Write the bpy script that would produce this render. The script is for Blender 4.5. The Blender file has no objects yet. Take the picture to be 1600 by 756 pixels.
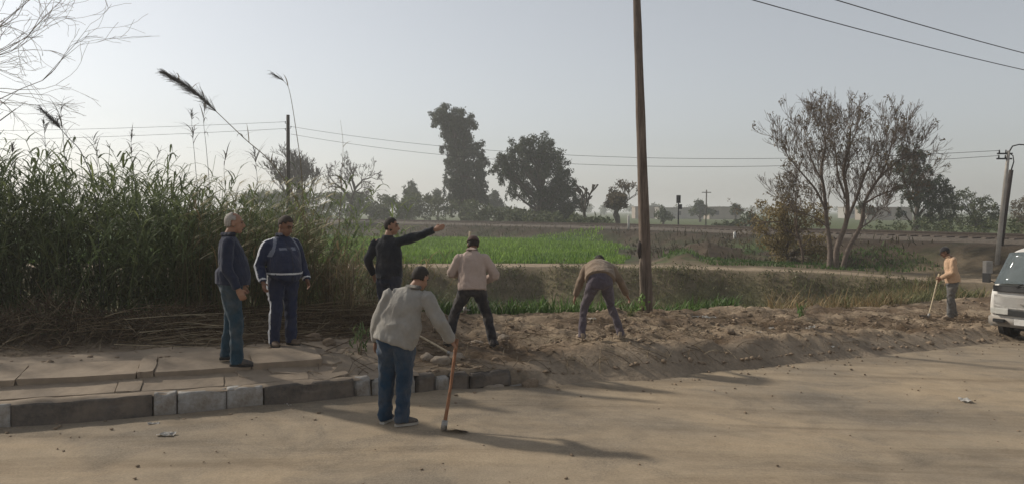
import bpy, bmesh, math, random
import numpy as np
from mathutils import Vector, Matrix, Quaternion, noise as mnoise

SC = bpy.context.scene
COL = SC.collection
R = math.radians
random.seed(7)
RNG = np.random.default_rng(11)

# ------------------------------------------------------------------ camera
CAM_Z = 2.256
FPX = 1230.0                       # focal length in pixels of the 1600 px wide photograph
PITCH = math.atan(48 / FPX)
cam_d = bpy.data.cameras.new('camera')
cam = bpy.data.objects.new('camera', cam_d)
COL.objects.link(cam)
cam.location = (0, 0, CAM_Z)
cam.rotation_euler = (math.pi / 2 - PITCH, 0, 0)
cam_d.sensor_width = 36
cam_d.lens = 36 * FPX / 1600
cam_d.clip_start = 0.05
cam_d.clip_end = 8000
SC.camera = cam

# ------------------------------------------------------------------ sky and sun
SUN_AZ = R(-61)                    # azimuth from +Y towards +X
SUN_EL = R(33)
world = bpy.data.worlds.new('World')
SC.world = world
world.use_nodes = True
wn = world.node_tree
wn.nodes.clear()
sky = wn.nodes.new('ShaderNodeTexSky')
sky.sky_type = 'NISHITA'
sky.sun_disc = False
sky.sun_elevation = SUN_EL
sky.sun_rotation = SUN_AZ
sky.altitude = 0
sky.air_density = 1.0
sky.dust_density = 1.3
sky.ozone_density = 1.5
hs = wn.nodes.new('ShaderNodeHueSaturation')
hs.inputs['Saturation'].default_value = 0.32
bg = wn.nodes.new('ShaderNodeBackground')
bg.inputs['Strength'].default_value = 0.120
wo = wn.nodes.new('ShaderNodeOutputWorld')
wn.links.new(sky.outputs[0], hs.inputs['Color'])
veil = wn.nodes.new('ShaderNodeMix'); veil.data_type = 'RGBA'        # thin even high cloud over the whole sky
veil.inputs['Factor'].default_value = 0.15
veil.inputs['B'].default_value = (3.0, 3.12, 3.2, 1)
wn.links.new(hs.outputs[0], veil.inputs['A'])
wn.links.new(veil.outputs['Result'], bg.inputs['Color'])
wn.links.new(bg.outputs[0], wo.inputs[0])

sun_d = bpy.data.lights.new('sun', 'SUN')
sun_d.energy = 3.6
sun_d.angle = R(2.6)
sun_d.color = (1.0, 0.92, 0.80)
sun = bpy.data.objects.new('sun', sun_d)
COL.objects.link(sun)
SUN_DIR = Vector((math.sin(SUN_AZ) * math.cos(SUN_EL), math.cos(SUN_AZ) * math.cos(SUN_EL), math.sin(SUN_EL)))
sun.rotation_euler = SUN_DIR.to_track_quat('Z', 'Y').to_euler()
sun.location = SUN_DIR * 60

SC.view_settings.view_transform = 'Standard'
SC.view_settings.look = 'None'
SC.view_settings.exposure = 0.03
SC.view_settings.gamma = 1.0
SC.view_settings.use_curve_mapping = False
SC.render.engine = 'CYCLES'
SC.cycles.use_denoising = True
SC.cycles.max_bounces = 6
SC.cycles.diffuse_bounces = 3
SC.cycles.glossy_bounces = 2
SC.cycles.transmission_bounces = 4
SC.cycles.volume_bounces = 1
SC.cycles.transparent_max_bounces = 6

HAZE_DENSITY = 0.0012

# ------------------------------------------------------------------ helpers
def at(px, py, Y):
    """world point seen at photograph pixel (px,py) at world distance Y"""
    u = (px - 800) / FPX
    v = -(py - 378) / FPX
    dy = math.cos(PITCH) + v * math.sin(PITCH)
    dz = -math.sin(PITCH) + v * math.cos(PITCH)
    t = Y / dy
    return Vector((u * t, Y, CAM_Z + dz * t))

def smooth(e0, e1, x):
    t = np.clip((x - e0) / (e1 - e0), 0, 1)
    return t * t * (3 - 2 * t)

def _hash(ix, iy, seed):
    n = (ix.astype(np.int64) * 374761393 + iy.astype(np.int64) * 668265263 + seed * 1442695041) & 0xffffffff
    n = ((n ^ (n >> 13)) * 1274126177) & 0xffffffff
    n = n ^ (n >> 16)
    return (n & 0xffff) / 65535.0

def vnoise(x, y, seed=0):
    x = np.asarray(x, float); y = np.asarray(y, float)
    ix = np.floor(x); iy = np.floor(y)
    fx = x - ix; fy = y - iy
    fx = fx * fx * (3 - 2 * fx); fy = fy * fy * (3 - 2 * fy)
    a = _hash(ix, iy, seed); b = _hash(ix + 1, iy, seed)
    c = _hash(ix, iy + 1, seed); d = _hash(ix + 1, iy + 1, seed)
    return (a * (1 - fx) + b * fx) * (1 - fy) + (c * (1 - fx) + d * fx) * fy - 0.5

def fbm(x, y, f, octv=4, seed=0):
    o = 0; a = 1.0
    for i in range(octv):
        ang = 0.6 * i
        xr = x * math.cos(ang) - y * math.sin(ang); yr = x * math.sin(ang) + y * math.cos(ang)
        o = o + a * vnoise(xr * f + 17.3 * i, yr * f - 9.1 * i, seed + i)
        a *= 0.5; f *= 2.03
    return o

def mesh_np(name, V, F, mat=None, smooth_shade=False, col=None):
    """V (n,3) array; F (m,k) array of one face size, or a list of such arrays"""
    V = np.ascontiguousarray(V, dtype=np.float32)
    Fs = F if isinstance(F, (list, tuple)) else [F]
    Fs = [np.asarray(f, dtype=np.int32) for f in Fs if len(f)]
    me = bpy.data.meshes.new(name)
    me.vertices.add(len(V)); me.vertices.foreach_set('co', V.ravel())
    idx = np.concatenate([f.ravel() for f in Fs])
    tot = np.concatenate([np.full(len(f), f.shape[1], np.int32) for f in Fs])
    st = np.concatenate([[0], np.cumsum(tot)[:-1]]).astype(np.int32)
    me.loops.add(len(idx)); me.loops.foreach_set('vertex_index', idx)
    me.polygons.add(len(tot)); me.polygons.foreach_set('loop_start', st)
    if smooth_shade:
        me.polygons.foreach_set('use_smooth', np.ones(len(tot), bool))
    me.update(calc_edges=True)
    if col is not None:
        ca = me.color_attributes.new('Col', 'FLOAT_COLOR', 'POINT')
        c = np.ones((len(V), 4), np.float32); c[:, :3] = col
        ca.data.foreach_set('color', c.ravel())
    if mat: me.materials.append(mat)
    return me

def link(name, me, parent=None, label=None, cat=None, group=None, kind=None, loc=None):
    o = bpy.data.objects.new(name, me)
    COL.objects.link(o)
    if parent is not None: o.parent = parent
    if loc is not None: o.location = loc
    tag(o, label, cat, group, kind)
    return o

def tag(o, label=None, cat=None, group=None, kind=None):
    if label: o['label'] = label
    if cat: o['category'] = cat
    if group: o['group'] = group
    if kind: o['kind'] = kind
    return o

def empty(name, loc=(0, 0, 0), rz=0, **kw):
    o = bpy.data.objects.new(name, None)
    o.empty_display_size = 0.2
    COL.objects.link(o)
    o.location = loc
    o.rotation_euler = (0, 0, rz)
    return tag(o, **kw)

def bm_obj(name, bm, mat, parent=None, smooth_shade=True, **kw):
    me = bpy.data.meshes.new(name)
    bmesh.ops.recalc_face_normals(bm, faces=bm.faces)
    bm.to_mesh(me); bm.free()
    if smooth_shade:
        me.polygons.foreach_set('use_smooth', np.ones(len(me.polygons), bool))
    if mat: me.materials.append(mat)
    return link(name, me, parent, **kw)

class MB:
    """collects tubes / polygons as plain lists"""
    def __init__(self): self.v = []; self.f = []
    def tube(self, pts, rad, n=6, cap=True):
        pts = [Vector(p) for p in pts]
        base = len(self.v); m = len(pts)
        up = Vector((0.13, 0.27, 0.95))
        for i, p in enumerate(pts):
            t = (pts[min(i + 1, m - 1)] - pts[max(i - 1, 0)])
            if t.length < 1e-9: t = Vector((0, 0, 1))
            t.normalize()
            a = t.cross(up)
            if a.length < 0.05: a = t.cross(Vector((1, 0, 0)))
            a.normalize(); b = t.cross(a)
            r = rad[i] if hasattr(rad, '__len__') else rad
            for k in range(n):
                an = 2 * math.pi * k / n
                self.v.append(p + a * (r * math.cos(an)) + b * (r * math.sin(an)))
        for i in range(m - 1):
            for k in range(n):
                k2 = (k + 1) % n
                self.f.append((base + i * n + k, base + i * n + k2, base + (i + 1) * n + k2, base + (i + 1) * n + k))
        if cap:
            self.f.append(tuple(base + k for k in range(n))[::-1])
            self.f.append(tuple(base + (m - 1) * n + k for k in range(n)))
    def box(self, c, h, M=None):
        base = len(self.v); c = Vector(c)
        for sx in (-1, 1):
            for sy in (-1, 1):
                for sz in (-1, 1):
                    q = Vector((sx * h[0], sy * h[1], sz * h[2]))
                    if M is not None: q = M @ q
                    self.v.append(c + q)
        for q in ((0, 1, 3, 2), (4, 6, 7, 5), (0, 4, 5, 1), (2, 3, 7, 6), (0, 2, 6, 4), (1, 5, 7, 3)):
            self.f.append(tuple(base + i for i in q))
    def build(self, name, mat, parent=None, smooth_shade=True, bevel=0, **kw):
        me = bpy.data.meshes.new(name)
        me.from_pydata([tuple(v) for v in self.v], [], self.f)
        if bevel:
            bm = bmesh.new(); bm.from_mesh(me)
            bmesh.ops.bevel(bm, geom=bm.edges[:], offset=bevel, segments=2, affect='EDGES', profile=0.7)
            bm.to_mesh(me); bm.free()
        if smooth_shade:
            me.polygons.foreach_set('use_smooth', np.ones(len(me.polygons), bool))
        me.update()
        if mat: me.materials.append(mat)
        return link(name, me, parent, **kw)

def blades(P, phi, L, w, tilt, bend, nseg=3, twist=0.0):
    """curved grass / reed leaves.  P (n,3) roots, phi heading, tilt angle from vertical, bend added along the length"""
    n = len(P)
    t = np.linspace(0, 1, nseg + 1)
    hd = np.stack([np.cos(phi), np.sin(phi)], 1)
    sd = np.stack([-np.sin(phi + twist), np.cos(phi + twist)], 1)
    pos = np.array(P, float)
    V = np.zeros((n, 2 * nseg + 1, 3))
    for i in range(nseg + 1):
        ww = w * (0.55 + 0.9 * t[i]) * (1 - t[i]) * 1.25 if i else w * 0.5
        if i < nseg:
            off = np.zeros((n, 3)); off[:, :2] = sd * np.reshape(ww, (-1, 1)) * 0.5
            V[:, 2 * i] = pos - off; V[:, 2 * i + 1] = pos + off
        else:
            V[:, 2 * i] = pos
        ang = tilt + bend * (t[i] + 0.5 / nseg)
        st = L / nseg
        pos = pos.copy()
        pos[:, :2] += hd * (st * np.sin(ang))[:, None]
        pos[:, 2] += st * np.cos(ang)
    base = (np.arange(n) * (2 * nseg + 1))[:, None]
    q = []
    for i in range(nseg - 1):
        q.append(np.concatenate([base + 2 * i, base + 2 * i + 1, base + 2 * i + 3, base + 2 * i + 2], 1))
    tr = np.concatenate([base + 2 * nseg - 2, base + 2 * nseg - 1, base + 2 * nseg], 1)
    Q = np.concatenate(q, 0) if q else np.zeros((0, 4), int)
    return V.reshape(-1, 3), Q, tr, 2 * nseg + 1

def join_parts(parts):
    """parts: list of (V, Q, T, col) -> merged"""
    Vs, Qs, Ts, Cs = [], [], [], []
    o = 0
    for V, Q, T, C in parts:
        Vs.append(V); Cs.append(C)
        if len(Q): Qs.append(Q + o)
        if len(T): Ts.append(T + o)
        o += len(V)
    F = []
    if Qs: F.append(np.concatenate(Qs))
    if Ts: F.append(np.concatenate(Ts))
    return np.concatenate(Vs), F, np.concatenate(Cs)

def stems(P0, P1, r0, r1, bow, nseg=3):
    """many thin three sided stalks from P0 to P1, bowed by vector bow"""
    n = len(P0)
    V = np.zeros((n, (nseg + 1) * 3, 3))
    ax = P1 - P0
    ax = ax / (np.linalg.norm(ax, axis=1, keepdims=True) + 1e-9)
    ref = np.tile(np.array([[0.3, 0.9, 0.2]]), (n, 1))
    a = np.cross(ax, ref); a /= np.linalg.norm(a, axis=1, keepdims=True) + 1e-9
    b = np.cross(ax, a)
    for i in range(nseg + 1):
        t = i / nseg
        c = P0 * (1 - t) + P1 * t + bow * (4 * t * (1 - t))
        r = (r0 * (1 - t) + r1 * t)
        for k in range(3):
            an = 2 * math.pi * k / 3
            V[:, i * 3 + k] = c + (a * math.cos(an) + b * math.sin(an)) * np.reshape(r, (-1, 1))
    base = (np.arange(n) * (nseg + 1) * 3)[:, None]
    q = []
    for i in range(nseg):
        for k in range(3):
            k2 = (k + 1) % 3
            q.append(np.concatenate([base + i * 3 + k, base + i * 3 + k2, base + (i + 1) * 3 + k2, base + (i + 1) * 3 + k], 1))
    return V.reshape(-1, 3), np.concatenate(q, 0), np.zeros((0, 3), int)

# ------------------------------------------------------------------ materials
def nt(name):
    m = bpy.data.materials.new(name); m.use_nodes = True
    t = m.node_tree
    return m, t, t.nodes['Principled BSDF'], t.nodes['Material Output']

def ramp(t, fac, stops):
    n = t.nodes.new('ShaderNodeValToRGB')
    cr = n.color_ramp
    while len(cr.elements) < len(stops): cr.elements.new(0.5)
    for e, (p, c) in zip(cr.elements, stops):
        e.position = p; e.color = (*c, 1)
    t.links.new(fac, n.inputs[0])
    return n.outputs[0]

def noise_node(t, scale, detail=6, rough=0.6, vec=None, dist=0.0):
    n = t.nodes.new('ShaderNodeTexNoise')
    n.inputs['Scale'].default_value = scale
    n.inputs['Detail'].default_value = detail
    n.inputs['Roughness'].default_value = rough
    n.inputs['Distortion'].default_value = dist
    if vec is not None: t.links.new(vec, n.inputs['Vector'])
    return n.outputs[0]

def objco(t, scale=None, rot=None):
    c = t.nodes.new('ShaderNodeTexCoord').outputs['Object']
    if scale or rot:
        mp = t.nodes.new('ShaderNodeMapping')
        if rot: mp.inputs['Rotation'].default_value = rot
        if scale: mp.inputs['Scale'].default_value = scale
        t.links.new(c, mp.inputs['Vector'])
        return mp.outputs[0]
    return c

def mul(t, a, b, fac=1.0, mode='MULTIPLY'):
    n = t.nodes.new('ShaderNodeMix'); n.data_type = 'RGBA'; n.blend_type = mode
    n.inputs['Factor'].default_value = fac
    for s, v in ((n.inputs['A'], a), (n.inputs['B'], b)):
        if isinstance(v, tuple): s.default_value = (*v, 1)
        else: t.links.new(v, s)
    return n.outputs['Result']

def mixc(t, fac, a, b):
    n = t.nodes.new('ShaderNodeMix'); n.data_type = 'RGBA'
    if isinstance(fac, float): n.inputs['Factor'].default_value = fac
    else: t.links.new(fac, n.inputs['Factor'])
    for s, v in ((n.inputs['A'], a), (n.inputs['B'], b)):
        if isinstance(v, tuple): s.default_value = (*v, 1)
        else: t.links.new(v, s)
    return n.outputs['Result']

def bump(t, h, bs, strength=0.5, dist=0.02):
    b = t.nodes.new('ShaderNodeBump')
    b.inputs['Strength'].default_value = strength
    b.inputs['Distance'].default_value = dist
    t.links.new(h, b.inputs['Height'])
    t.links.new(b.outputs[0], bs.inputs['Normal'])
    return b

def M_plain(name, c, rough=0.85, var=0.25, scale=14, bmp=0.25, bdist=0.01, metal=0.0, spec=0.3, dirt=None, dirt_amt=0.5):
    """mottled single-colour material with fine relief, optional dust"""
    m, t, bs, out = nt(name)
    co = objco(t)
    n1 = noise_node(t, scale, 7, 0.65, co)
    lo = tuple(max(0, x * (1 - var)) for x in c); hi = tuple(min(1, x * (1 + var)) for x in c)
    colr = ramp(t, n1, [(0.3, lo), (0.7, hi)])
    if dirt:
        n2 = noise_node(t, scale * 0.3, 9, 0.78, co)
        f = ramp(t, n2, [(0.40, (0, 0, 0)), (0.62, (dirt_amt,) * 3)])
        colr = mixc(t, f, colr, dirt)
    t.links.new(colr, bs.inputs['Base Color'])
    bs.inputs['Roughness'].default_value = rough
    bs.inputs['Metallic'].default_value = metal
    bs.inputs['Specular IOR Level'].default_value = spec
    if bmp: bump(t, noise_node(t, scale * 3, 5, 0.6, co), bs, bmp, bdist)
    return m

def M_attr(name, scale=3.0, var=0.35, rough=0.95, bmp=0.6, bdist=0.03, fine=28.0):
    m, t, bs, out = nt(name)
    a = t.nodes.new('ShaderNodeAttribute'); a.attribute_name = 'Col'
    co = objco(t)
    n1 = noise_node(t, scale, 8, 0.68, co)
    n2 = noise_node(t, fine, 6, 0.7, co)
    f1 = ramp(t, n1, [(0.28, (1 - var,) * 3), (0.72, (1 + var * 0.6,) * 3)])
    f2 = ramp(t, n2, [(0.3, (0.78,) * 3), (0.7, (1.16,) * 3)])
    c = mul(t, a.outputs['Color'], f1); c = mul(t, c, f2)
    t.links.new(c, bs.inputs['Base Color'])
    bs.inputs['Roughness'].default_value = rough
    bs.inputs['Specular IOR Level'].default_value = 0.15
    bump(t, n2, bs, bmp, bdist)
    return m

def M_leaf(name, stops, trans=0.3, attr=False, rough=0.6):
    """leaf material; colour varies per leaf (mesh island)"""
    m, t, bs, out = nt(name)
    g = t.nodes.new('ShaderNodeNewGeometry')
    c = ramp(t, g.outputs['Random Per Island'], stops)
    if attr:
        a = t.nodes.new('ShaderNodeAttribute'); a.attribute_name = 'Col'
        c = mul(t, a.outputs['Color'], c)
    t.links.new(c, bs.inputs['Base Color'])
    bs.inputs['Roughness'].default_value = rough
    bs.inputs['Specular IOR Level'].default_value = 0.25
    tr = t.nodes.new('ShaderNodeBsdfTranslucent')
    t.links.new(c, tr.inputs['Color'])
    mx = t.nodes.new('ShaderNodeMixShader'); mx.inputs[0].default_value = trans
    t.links.new(bs.outputs[0], mx.inputs[1]); t.links.new(tr.outputs[0], mx.inputs[2])
    t.links.new(mx.outputs[0], out.inputs[0])
    return m

DUST = (0.30, 0.235, 0.165)
MAT = {}
MAT['ground'] = M_attr('soil', 1.6, 0.4, bmp=0.9, bdist=0.04, fine=16)
MAT['clod'] = M_plain('clod_soil', (0.20, 0.147, 0.10), 0.95, 0.4, 5, 0.7, 0.02, dirt=(0.28, 0.213, 0.147))
MAT['stone'] = M_plain('rubble_stone', (0.30, 0.25, 0.20), 0.9, 0.3, 6, 0.6, 0.02, dirt=DUST, dirt_amt=0.8)
MAT['concrete'] = M_plain('old_concrete', (0.25, 0.235, 0.215), 0.9, 0.25, 9, 0.6, 0.01, dirt=DUST, dirt_amt=0.6)
MAT['slab'] = M_plain('dusty_slab', (0.29, 0.228, 0.165), 0.93, 0.25, 3.5, 0.6, 0.012, dirt=(0.20, 0.165, 0.13), dirt_amt=0.45)
MAT['kerb_white'] = M_plain('worn_white_paint', (0.36, 0.35, 0.33), 0.85, 0.2, 7, 0.6, 0.01, dirt=(0.19, 0.155, 0.12), dirt_amt=1.0)
MAT['kerb_dark'] = M_plain('worn_dark_paint', (0.075, 0.067, 0.06), 0.9, 0.3, 6, 0.6, 0.01, dirt=(0.19, 0.15, 0.115), dirt_amt=0.8)
MAT['wood_pole'] = M_plain('weathered_pole_wood', (0.15, 0.118, 0.098), 0.9, 0.3, 5, 0.5, 0.01, dirt=(0.24, 0.19, 0.14))
def streaky(name, c, c2):
    m, t, bs, out = nt(name)
    n1 = noise_node(t, 9, 8, .7, objco(t, (3.0, 3.0, .16))); n2 = noise_node(t, 2.2, 5, .6, objco(t))
    a = ramp(t, n1, [(.32, tuple(x * .45 for x in c)), (.5, c), (.7, c2)])
    a = mul(t, a, ramp(t, n2, [(.3, (.75, .75, .75)), (.7, (1.15, 1.12, 1.1))]))
    t.links.new(a, bs.inputs['Base Color']); bs.inputs['Roughness'].default_value = .9; bs.inputs['Specular IOR Level'].default_value = .15
    bump(t, n1, bs, .9, .02)
    return m
MAT['wood_pole'] = streaky('weathered_pole_timber', (0.15, 0.115, 0.092), (0.25, 0.205, 0.165))
MAT['dark_pole'] = M_plain('dark_pole_wood', (0.055, 0.045, 0.04), 0.9, 0.3, 5, 0.3)
MAT['conc_pole'] = M_plain('pole_concrete', (0.36, 0.33, 0.29), 0.9, 0.2, 4, 0.3)
MAT['wire'] = M_plain('wire_metal', (0.06, 0.06, 0.065), 0.5, 0.1, 5, 0)
MAT['steel'] = M_plain('worn_steel', (0.34, 0.33, 0.31), 0.5, 0.3, 25, 0.2, 0.004, metal=0.25, dirt=(0.19, 0.13, 0.08), dirt_amt=0.5)
MAT['rail'] = M_plain('rail_steel', (0.07, 0.055, 0.045), 0.6, 0.3, 8, 0.2, metal=0.4)
MAT['sleeper'] = M_plain('sleeper_concrete', (0.12, 0.10, 0.083), 0.9, 0.3, 6, 0.3)
MAT['handle'] = M_plain('handle_wood', (0.23, 0.105, 0.05), 0.6, 0.3, 18, 0.3, 0.004)
MAT['pale_wood'] = M_plain('pale_stick_wood', (0.45, 0.37, 0.25), 0.75, 0.25, 18, 0.3, 0.004)
MAT['bark'] = M_plain('bark', (0.115, 0.082, 0.06), 0.95, 0.4, 7, 0.8, 0.03)
MAT['bark_far'] = M_plain('bark_far', (0.09, 0.075, 0.062), 0.95, 0.3, 3, 0.3)
MAT['bark_pale'] = M_plain('bark_pale', (0.24, 0.19, 0.145), 0.95, 0.35, 6, 0.6, 0.02)
MAT['litter'] = M_plain('white_plastic_litter', (0.62, 0.61, 0.58), 0.6, 0.15, 12, 0.4, 0.01, dirt=DUST, dirt_amt=0.4)
MAT['black'] = M_plain('black_rubber', (0.02, 0.02, 0.02), 0.75, 0.3, 10, 0.2)
MAT['dark_metal'] = M_plain('dark_painted_metal', (0.035, 0.037, 0.04), 0.6, 0.2, 10, 0.1)

# ------------------------------------------------------------------ the lie of the land
_ex = np.array([-2600, -60, -14, -5.3, -2.87, -0.57, 1.78, 5.4, 8.5, 10.0, 20, 40, 2600])
_ey = np.array([-700, -8.0, 5.2, 8.1, 8.95, 9.95, 10.9, 13.2, 15.1, 16.1, 22.6, 35.6, 1680])
_gx = np.arange(-70, 60, 0.1)
_gy = np.interp(_gx, _ex, _ey)
_k = np.ones(15) / 15
_gy2 = np.convolve(np.pad(_gy, 7, mode='edge'), _k, mode='valid')
def E(x):
    x = np.asarray(x, float)
    return np.where((x > -69) & (x < 59), np.interp(x, _gx, _gy2), np.interp(x, _ex, _ey))

def ZR(x, y):
    s = (x + 0.5) * 0.87 + (y - 10) * 0.49
    s = np.clip(s, -40, 13.5)
    return -0.037 * np.log1p(np.exp(np.clip(s * 1.5, -50, 50))) / 1.5

_tp = np.array([(-420, 560), (-90, 186), (-27, 110), (-5, 82), (10.2, 62), (17, 47), (22.4, 35.5), (27, 24), (33, 8), (60, -60), (200, -400)], float)
def _spl(P, n=24):
    out = []
    Pp = np.vstack([2 * P[0] - P[1], P, 2 * P[-1] - P[-2]])
    for i in range(1, len(Pp) - 2):
        for t in np.linspace(0, 1, n, endpoint=False):
            a, b, c, d = Pp[i - 1], Pp[i], Pp[i + 1], Pp[i + 2]
            out.append(0.5 * ((2 * b) + (-a + c) * t + (2 * a - 5 * b + 4 * c - d) * t * t + (-a + 3 * b - 3 * c + d) * t ** 3))
    out.append(P[-1])
    return np.array(out)
TRACK = _spl(_tp)
def track_dist(x, y):
    x = np.asarray(x, float).ravel(); y = np.asarray(y, float).ravel()
    A = TRACK[:-1]; Bv = TRACK[1:] - A; L2 = (Bv ** 2).sum(1)
    best = np.full(len(x), 1e9); sgn = np.zeros(len(x))
    for i in range(len(A)):
        px = x - A[i, 0]; py = y - A[i, 1]
        t = np.clip((px * Bv[i, 0] + py * Bv[i, 1]) / L2[i], 0, 1)
        dx = px - t * Bv[i, 0]; dy = py - t * Bv[i, 1]
        dd = dx * dx + dy * dy
        up = dd < best
        best[up] = dd[up]
        cr = Bv[i, 0] * py - Bv[i, 1] * px
        sgn[up] = np.sign(cr[up])
    return np.sqrt(best), sgn
TRACK_Z = 0.86
def path_y(x): return np.interp(x, [-200, -40, 5, 12, 17, 30, 60], [60, 33.2, 32.4, 30.6, 28.2, 27.0, 36.0]) + 0.30 * np.sin(x * 0.43 + 1) + 0.16 * np.sin(x * 1.13)
def berm_top(x): return np.interp(x, [-40, -2.2, -0.7, 0.3, 1.4, 5, 8, 11, 20], [0.44, 0.44, 0.30, 0.33, 0.36, 0.32, 0.22, 0.13, 0.1])
def field_mask(x, y):
    w = 2.2 * fbm(x, y, 0.22, 3, 19)
    return smooth(34.2, 34.8, y + 0.5 * w) * (1 - smooth(5.2 + 0.05 * (y - 34), 6.6 + 0.05 * (y - 34), x + w)) * (1 - smooth(66, 68, y + 0.55 * x)) * smooth(-60, -58, x)

def HC(x, y, want_col=True):
    """height and soil colour"""
    shp = np.shape(x)
    x = np.asarray(x, float).ravel(); y = np.asarray(y, float).ravel()
    zr = ZR(x, y)
    d = (y - E(x)) * 0.87
    wk = 1 - smooth(-0.3, 0.6, x)                        # 1 where the kerb stands
    B = berm_top(x)
    kerbed = np.where(d < 0.10, -0.06, 0.235 + (B - 0.235 - 0.05) * smooth(0.15, 0.8, d) + 0.055 * smooth(0.95, 1.3, d))
    kerbed = np.where(d < 0.05, -0.06, kerbed)
    wob = 0.18 * fbm(x, y, 0.9, 3, 5)
    bank = -0.05 + (B + 0.05) * smooth(-0.26 + wob, 0.62 + wob, d)
    near = zr + kerbed * wk + bank * (1 - wk)
    dis = smooth(0.25, 0.7, d) * (1 - smooth(3.9, 5.2, d)) * smooth(-2.6, -0.6, x + 0.4 * d - 0.6)   # dug-over soil
    rough = fbm(x, y, 1.5, 5, 21)
    rid = np.abs(fbm(x * 0.8 + 0.4 * y, y * 1.4, 2.2, 4, 33))
    fine_ = fbm(x, y, 5.5, 3, 27)
    near = near + dis * (0.10 * rough + 0.10 * (0.35 - rid) + 0.085 * fine_ + 0.07 * (0.2 - np.abs(fbm(x, y, 4.2, 3, 61))) + 0.03 * fbm(x, y, 13, 2, 29)) + (1 - dis) * smooth(0.6, 1.2, d) * 0.05 * rough
    near = near + dis * 0.05 * smooth(2.0, 3.2, d) * (1 - smooth(3.9, 4.8, d)) * (0.6 + 1.4 * np.clip(fbm(x, y, 0.35, 2, 3) + 0.3, 0, 1)) * (1 - smooth(8, 11, x))
    # ditch
    lip = 4.3 - 0.9 * (1 - smooth(-3.5, -1.5, x)) + 0.5 * fbm(x, y, 0.4, 3, 9)
    F = path_y(x) - 1.25 + 0.9 * fbm(x, y * 0.3, 0.35, 3, 8)
    floor_z = -1.35 + 0.65 * smooth(7.5, 15, x) + 0.25 * fbm(x, y, 0.3, 3, 2)
    far_w = smooth(-1.9, 0.0, y - F)
    z = near + (floor_z - near) * smooth(0, 2.6, d - lip)
    # plain beyond the ditch
    td, sg = track_dist(x, y)
    pl = 0.0 - 0.28 * smooth(9, 17, x) * (1 - smooth(34, 44, y)) - 0.12 * smooth(34, 35.2, y) + 0.10 * fbm(x, y, 0.25, 3, 4) * smooth(35, 40, y) * (1 - field_mask(x, y))
    heap = smooth(5.8, 8.5, x) * (1 - smooth(15, 26, x)) * smooth(33.2, 36, y) * (1 - smooth(42, 50, y))
    pl = pl + heap * np.clip(0.25 + 1.3 * fbm(x, y, 0.28, 4, 14), 0, 2) * 0.75
    th = TRACK_Z * smooth(20, 31, y)
    emb = 1 - smooth(2.1, 6.0 + 1.2 * fbm(x, y, 0.2, 2, 6), td)
    pl = pl + (th - pl) * emb
    pl = pl + (0.22 * fbm(x, y, 0.45, 4, 15) + 0.10 * fbm(x, y, 1.7, 2, 16)) * smooth(2.3, 3.6, td) * (1 - field_mask(x, y)) * smooth(35, 38, y) * (1 - smooth(12, 20, td))
    far = smooth(150, 500, np.hypot(x, y))
    pl = pl * (1 - far) + far * (-0.1)
    z = z + (pl - z) * far_w
    z = np.where(d < -0.2, zr - 0.06, z)
    behind = smooth(6, 16, -d)                          # land behind the camera is level
    z = z * (1 - behind) - 0.12 * behind
    if not want_col:
        return z.reshape(shp)
    C = np.zeros((len(x), 3)); 
    def put(w, c):
        nonlocal C
        w = np.clip(w, 0, 1)[:, None]
        C = C * (1 - w) + np.array(c) * w
    C[:] = (0.29, 0.225, 0.158)
    n1 = fbm(x, y, 0.8, 4, 40); n2 = fbm(x, y, 3.0, 3, 44)
    put(dis, (0.215, 0.158, 0.106))
    put(dis * smooth(0.05, 0.4, -n1 - 0.5 * n2), (0.125, 0.085, 0.053))
    put(dis * smooth(-0.05, 0.4, n1 + 0.5 * n2), (0.315, 0.242, 0.166))
    put((1 - wk) * (1 - smooth(0.3, 0.6, d + wob)) * smooth(-0.3, -0.1, d), (0.31, 0.244, 0.175))
    put(smooth(0.2, 1.4, d - lip), (0.20, 0.163, 0.10))
    put(smooth(0.2, 1.4, d - lip) * smooth(-.1, .25, n1), (0.135, 0.135, 0.065))
    put(smooth(0.2, 1.4, d - lip) * smooth(9, 14, x), (0.16, 0.13, 0.085))
    put(far_w, (0.17, 0.135, 0.088))
    pw = smooth(-1.0, -0.6, y - path_y(x) + .5 * n1) * (1 - smooth(0.5, 1.2, y - path_y(x) + 1.1 * n1))
    put(pw, (0.32, 0.25, 0.175))
    put(smooth(33.5, 35, y) * smooth(0.0, 0.25, n1 + 0.15), (0.10, 0.115, 0.05))
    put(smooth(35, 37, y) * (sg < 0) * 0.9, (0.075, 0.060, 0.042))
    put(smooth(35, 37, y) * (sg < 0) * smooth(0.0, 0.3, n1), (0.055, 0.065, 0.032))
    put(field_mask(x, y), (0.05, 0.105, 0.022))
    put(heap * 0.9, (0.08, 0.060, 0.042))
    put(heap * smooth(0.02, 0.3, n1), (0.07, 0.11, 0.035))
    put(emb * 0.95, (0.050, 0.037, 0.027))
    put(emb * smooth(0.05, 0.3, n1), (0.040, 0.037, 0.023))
    put(1 - smooth(1.7, 2.3, td), (0.12, 0.10, 0.08))
    beyond = smooth(3, 6, td) * (sg < 0) * smooth(30, 50, y)
    beyond = beyond + smooth(3, 6, td) * (sg > 0) * 0
    put(smooth(60, 90, np.hypot(x, y)) * smooth(3, 6, td) * (sg > 0), (0.085, 0.105, 0.04))
    put(smooth(66, 75, y) * (1 - smooth(120, 135, y)) * smooth(8, 12, x) * (1 - smooth(34, 40, x)) * smooth(3, 5, td), (0.055, 0.125, 0.03))
    return z.reshape(shp), C

def H(x, y):
    return float(HC(np.array([x]), np.array([y]), False)[0])

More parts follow.
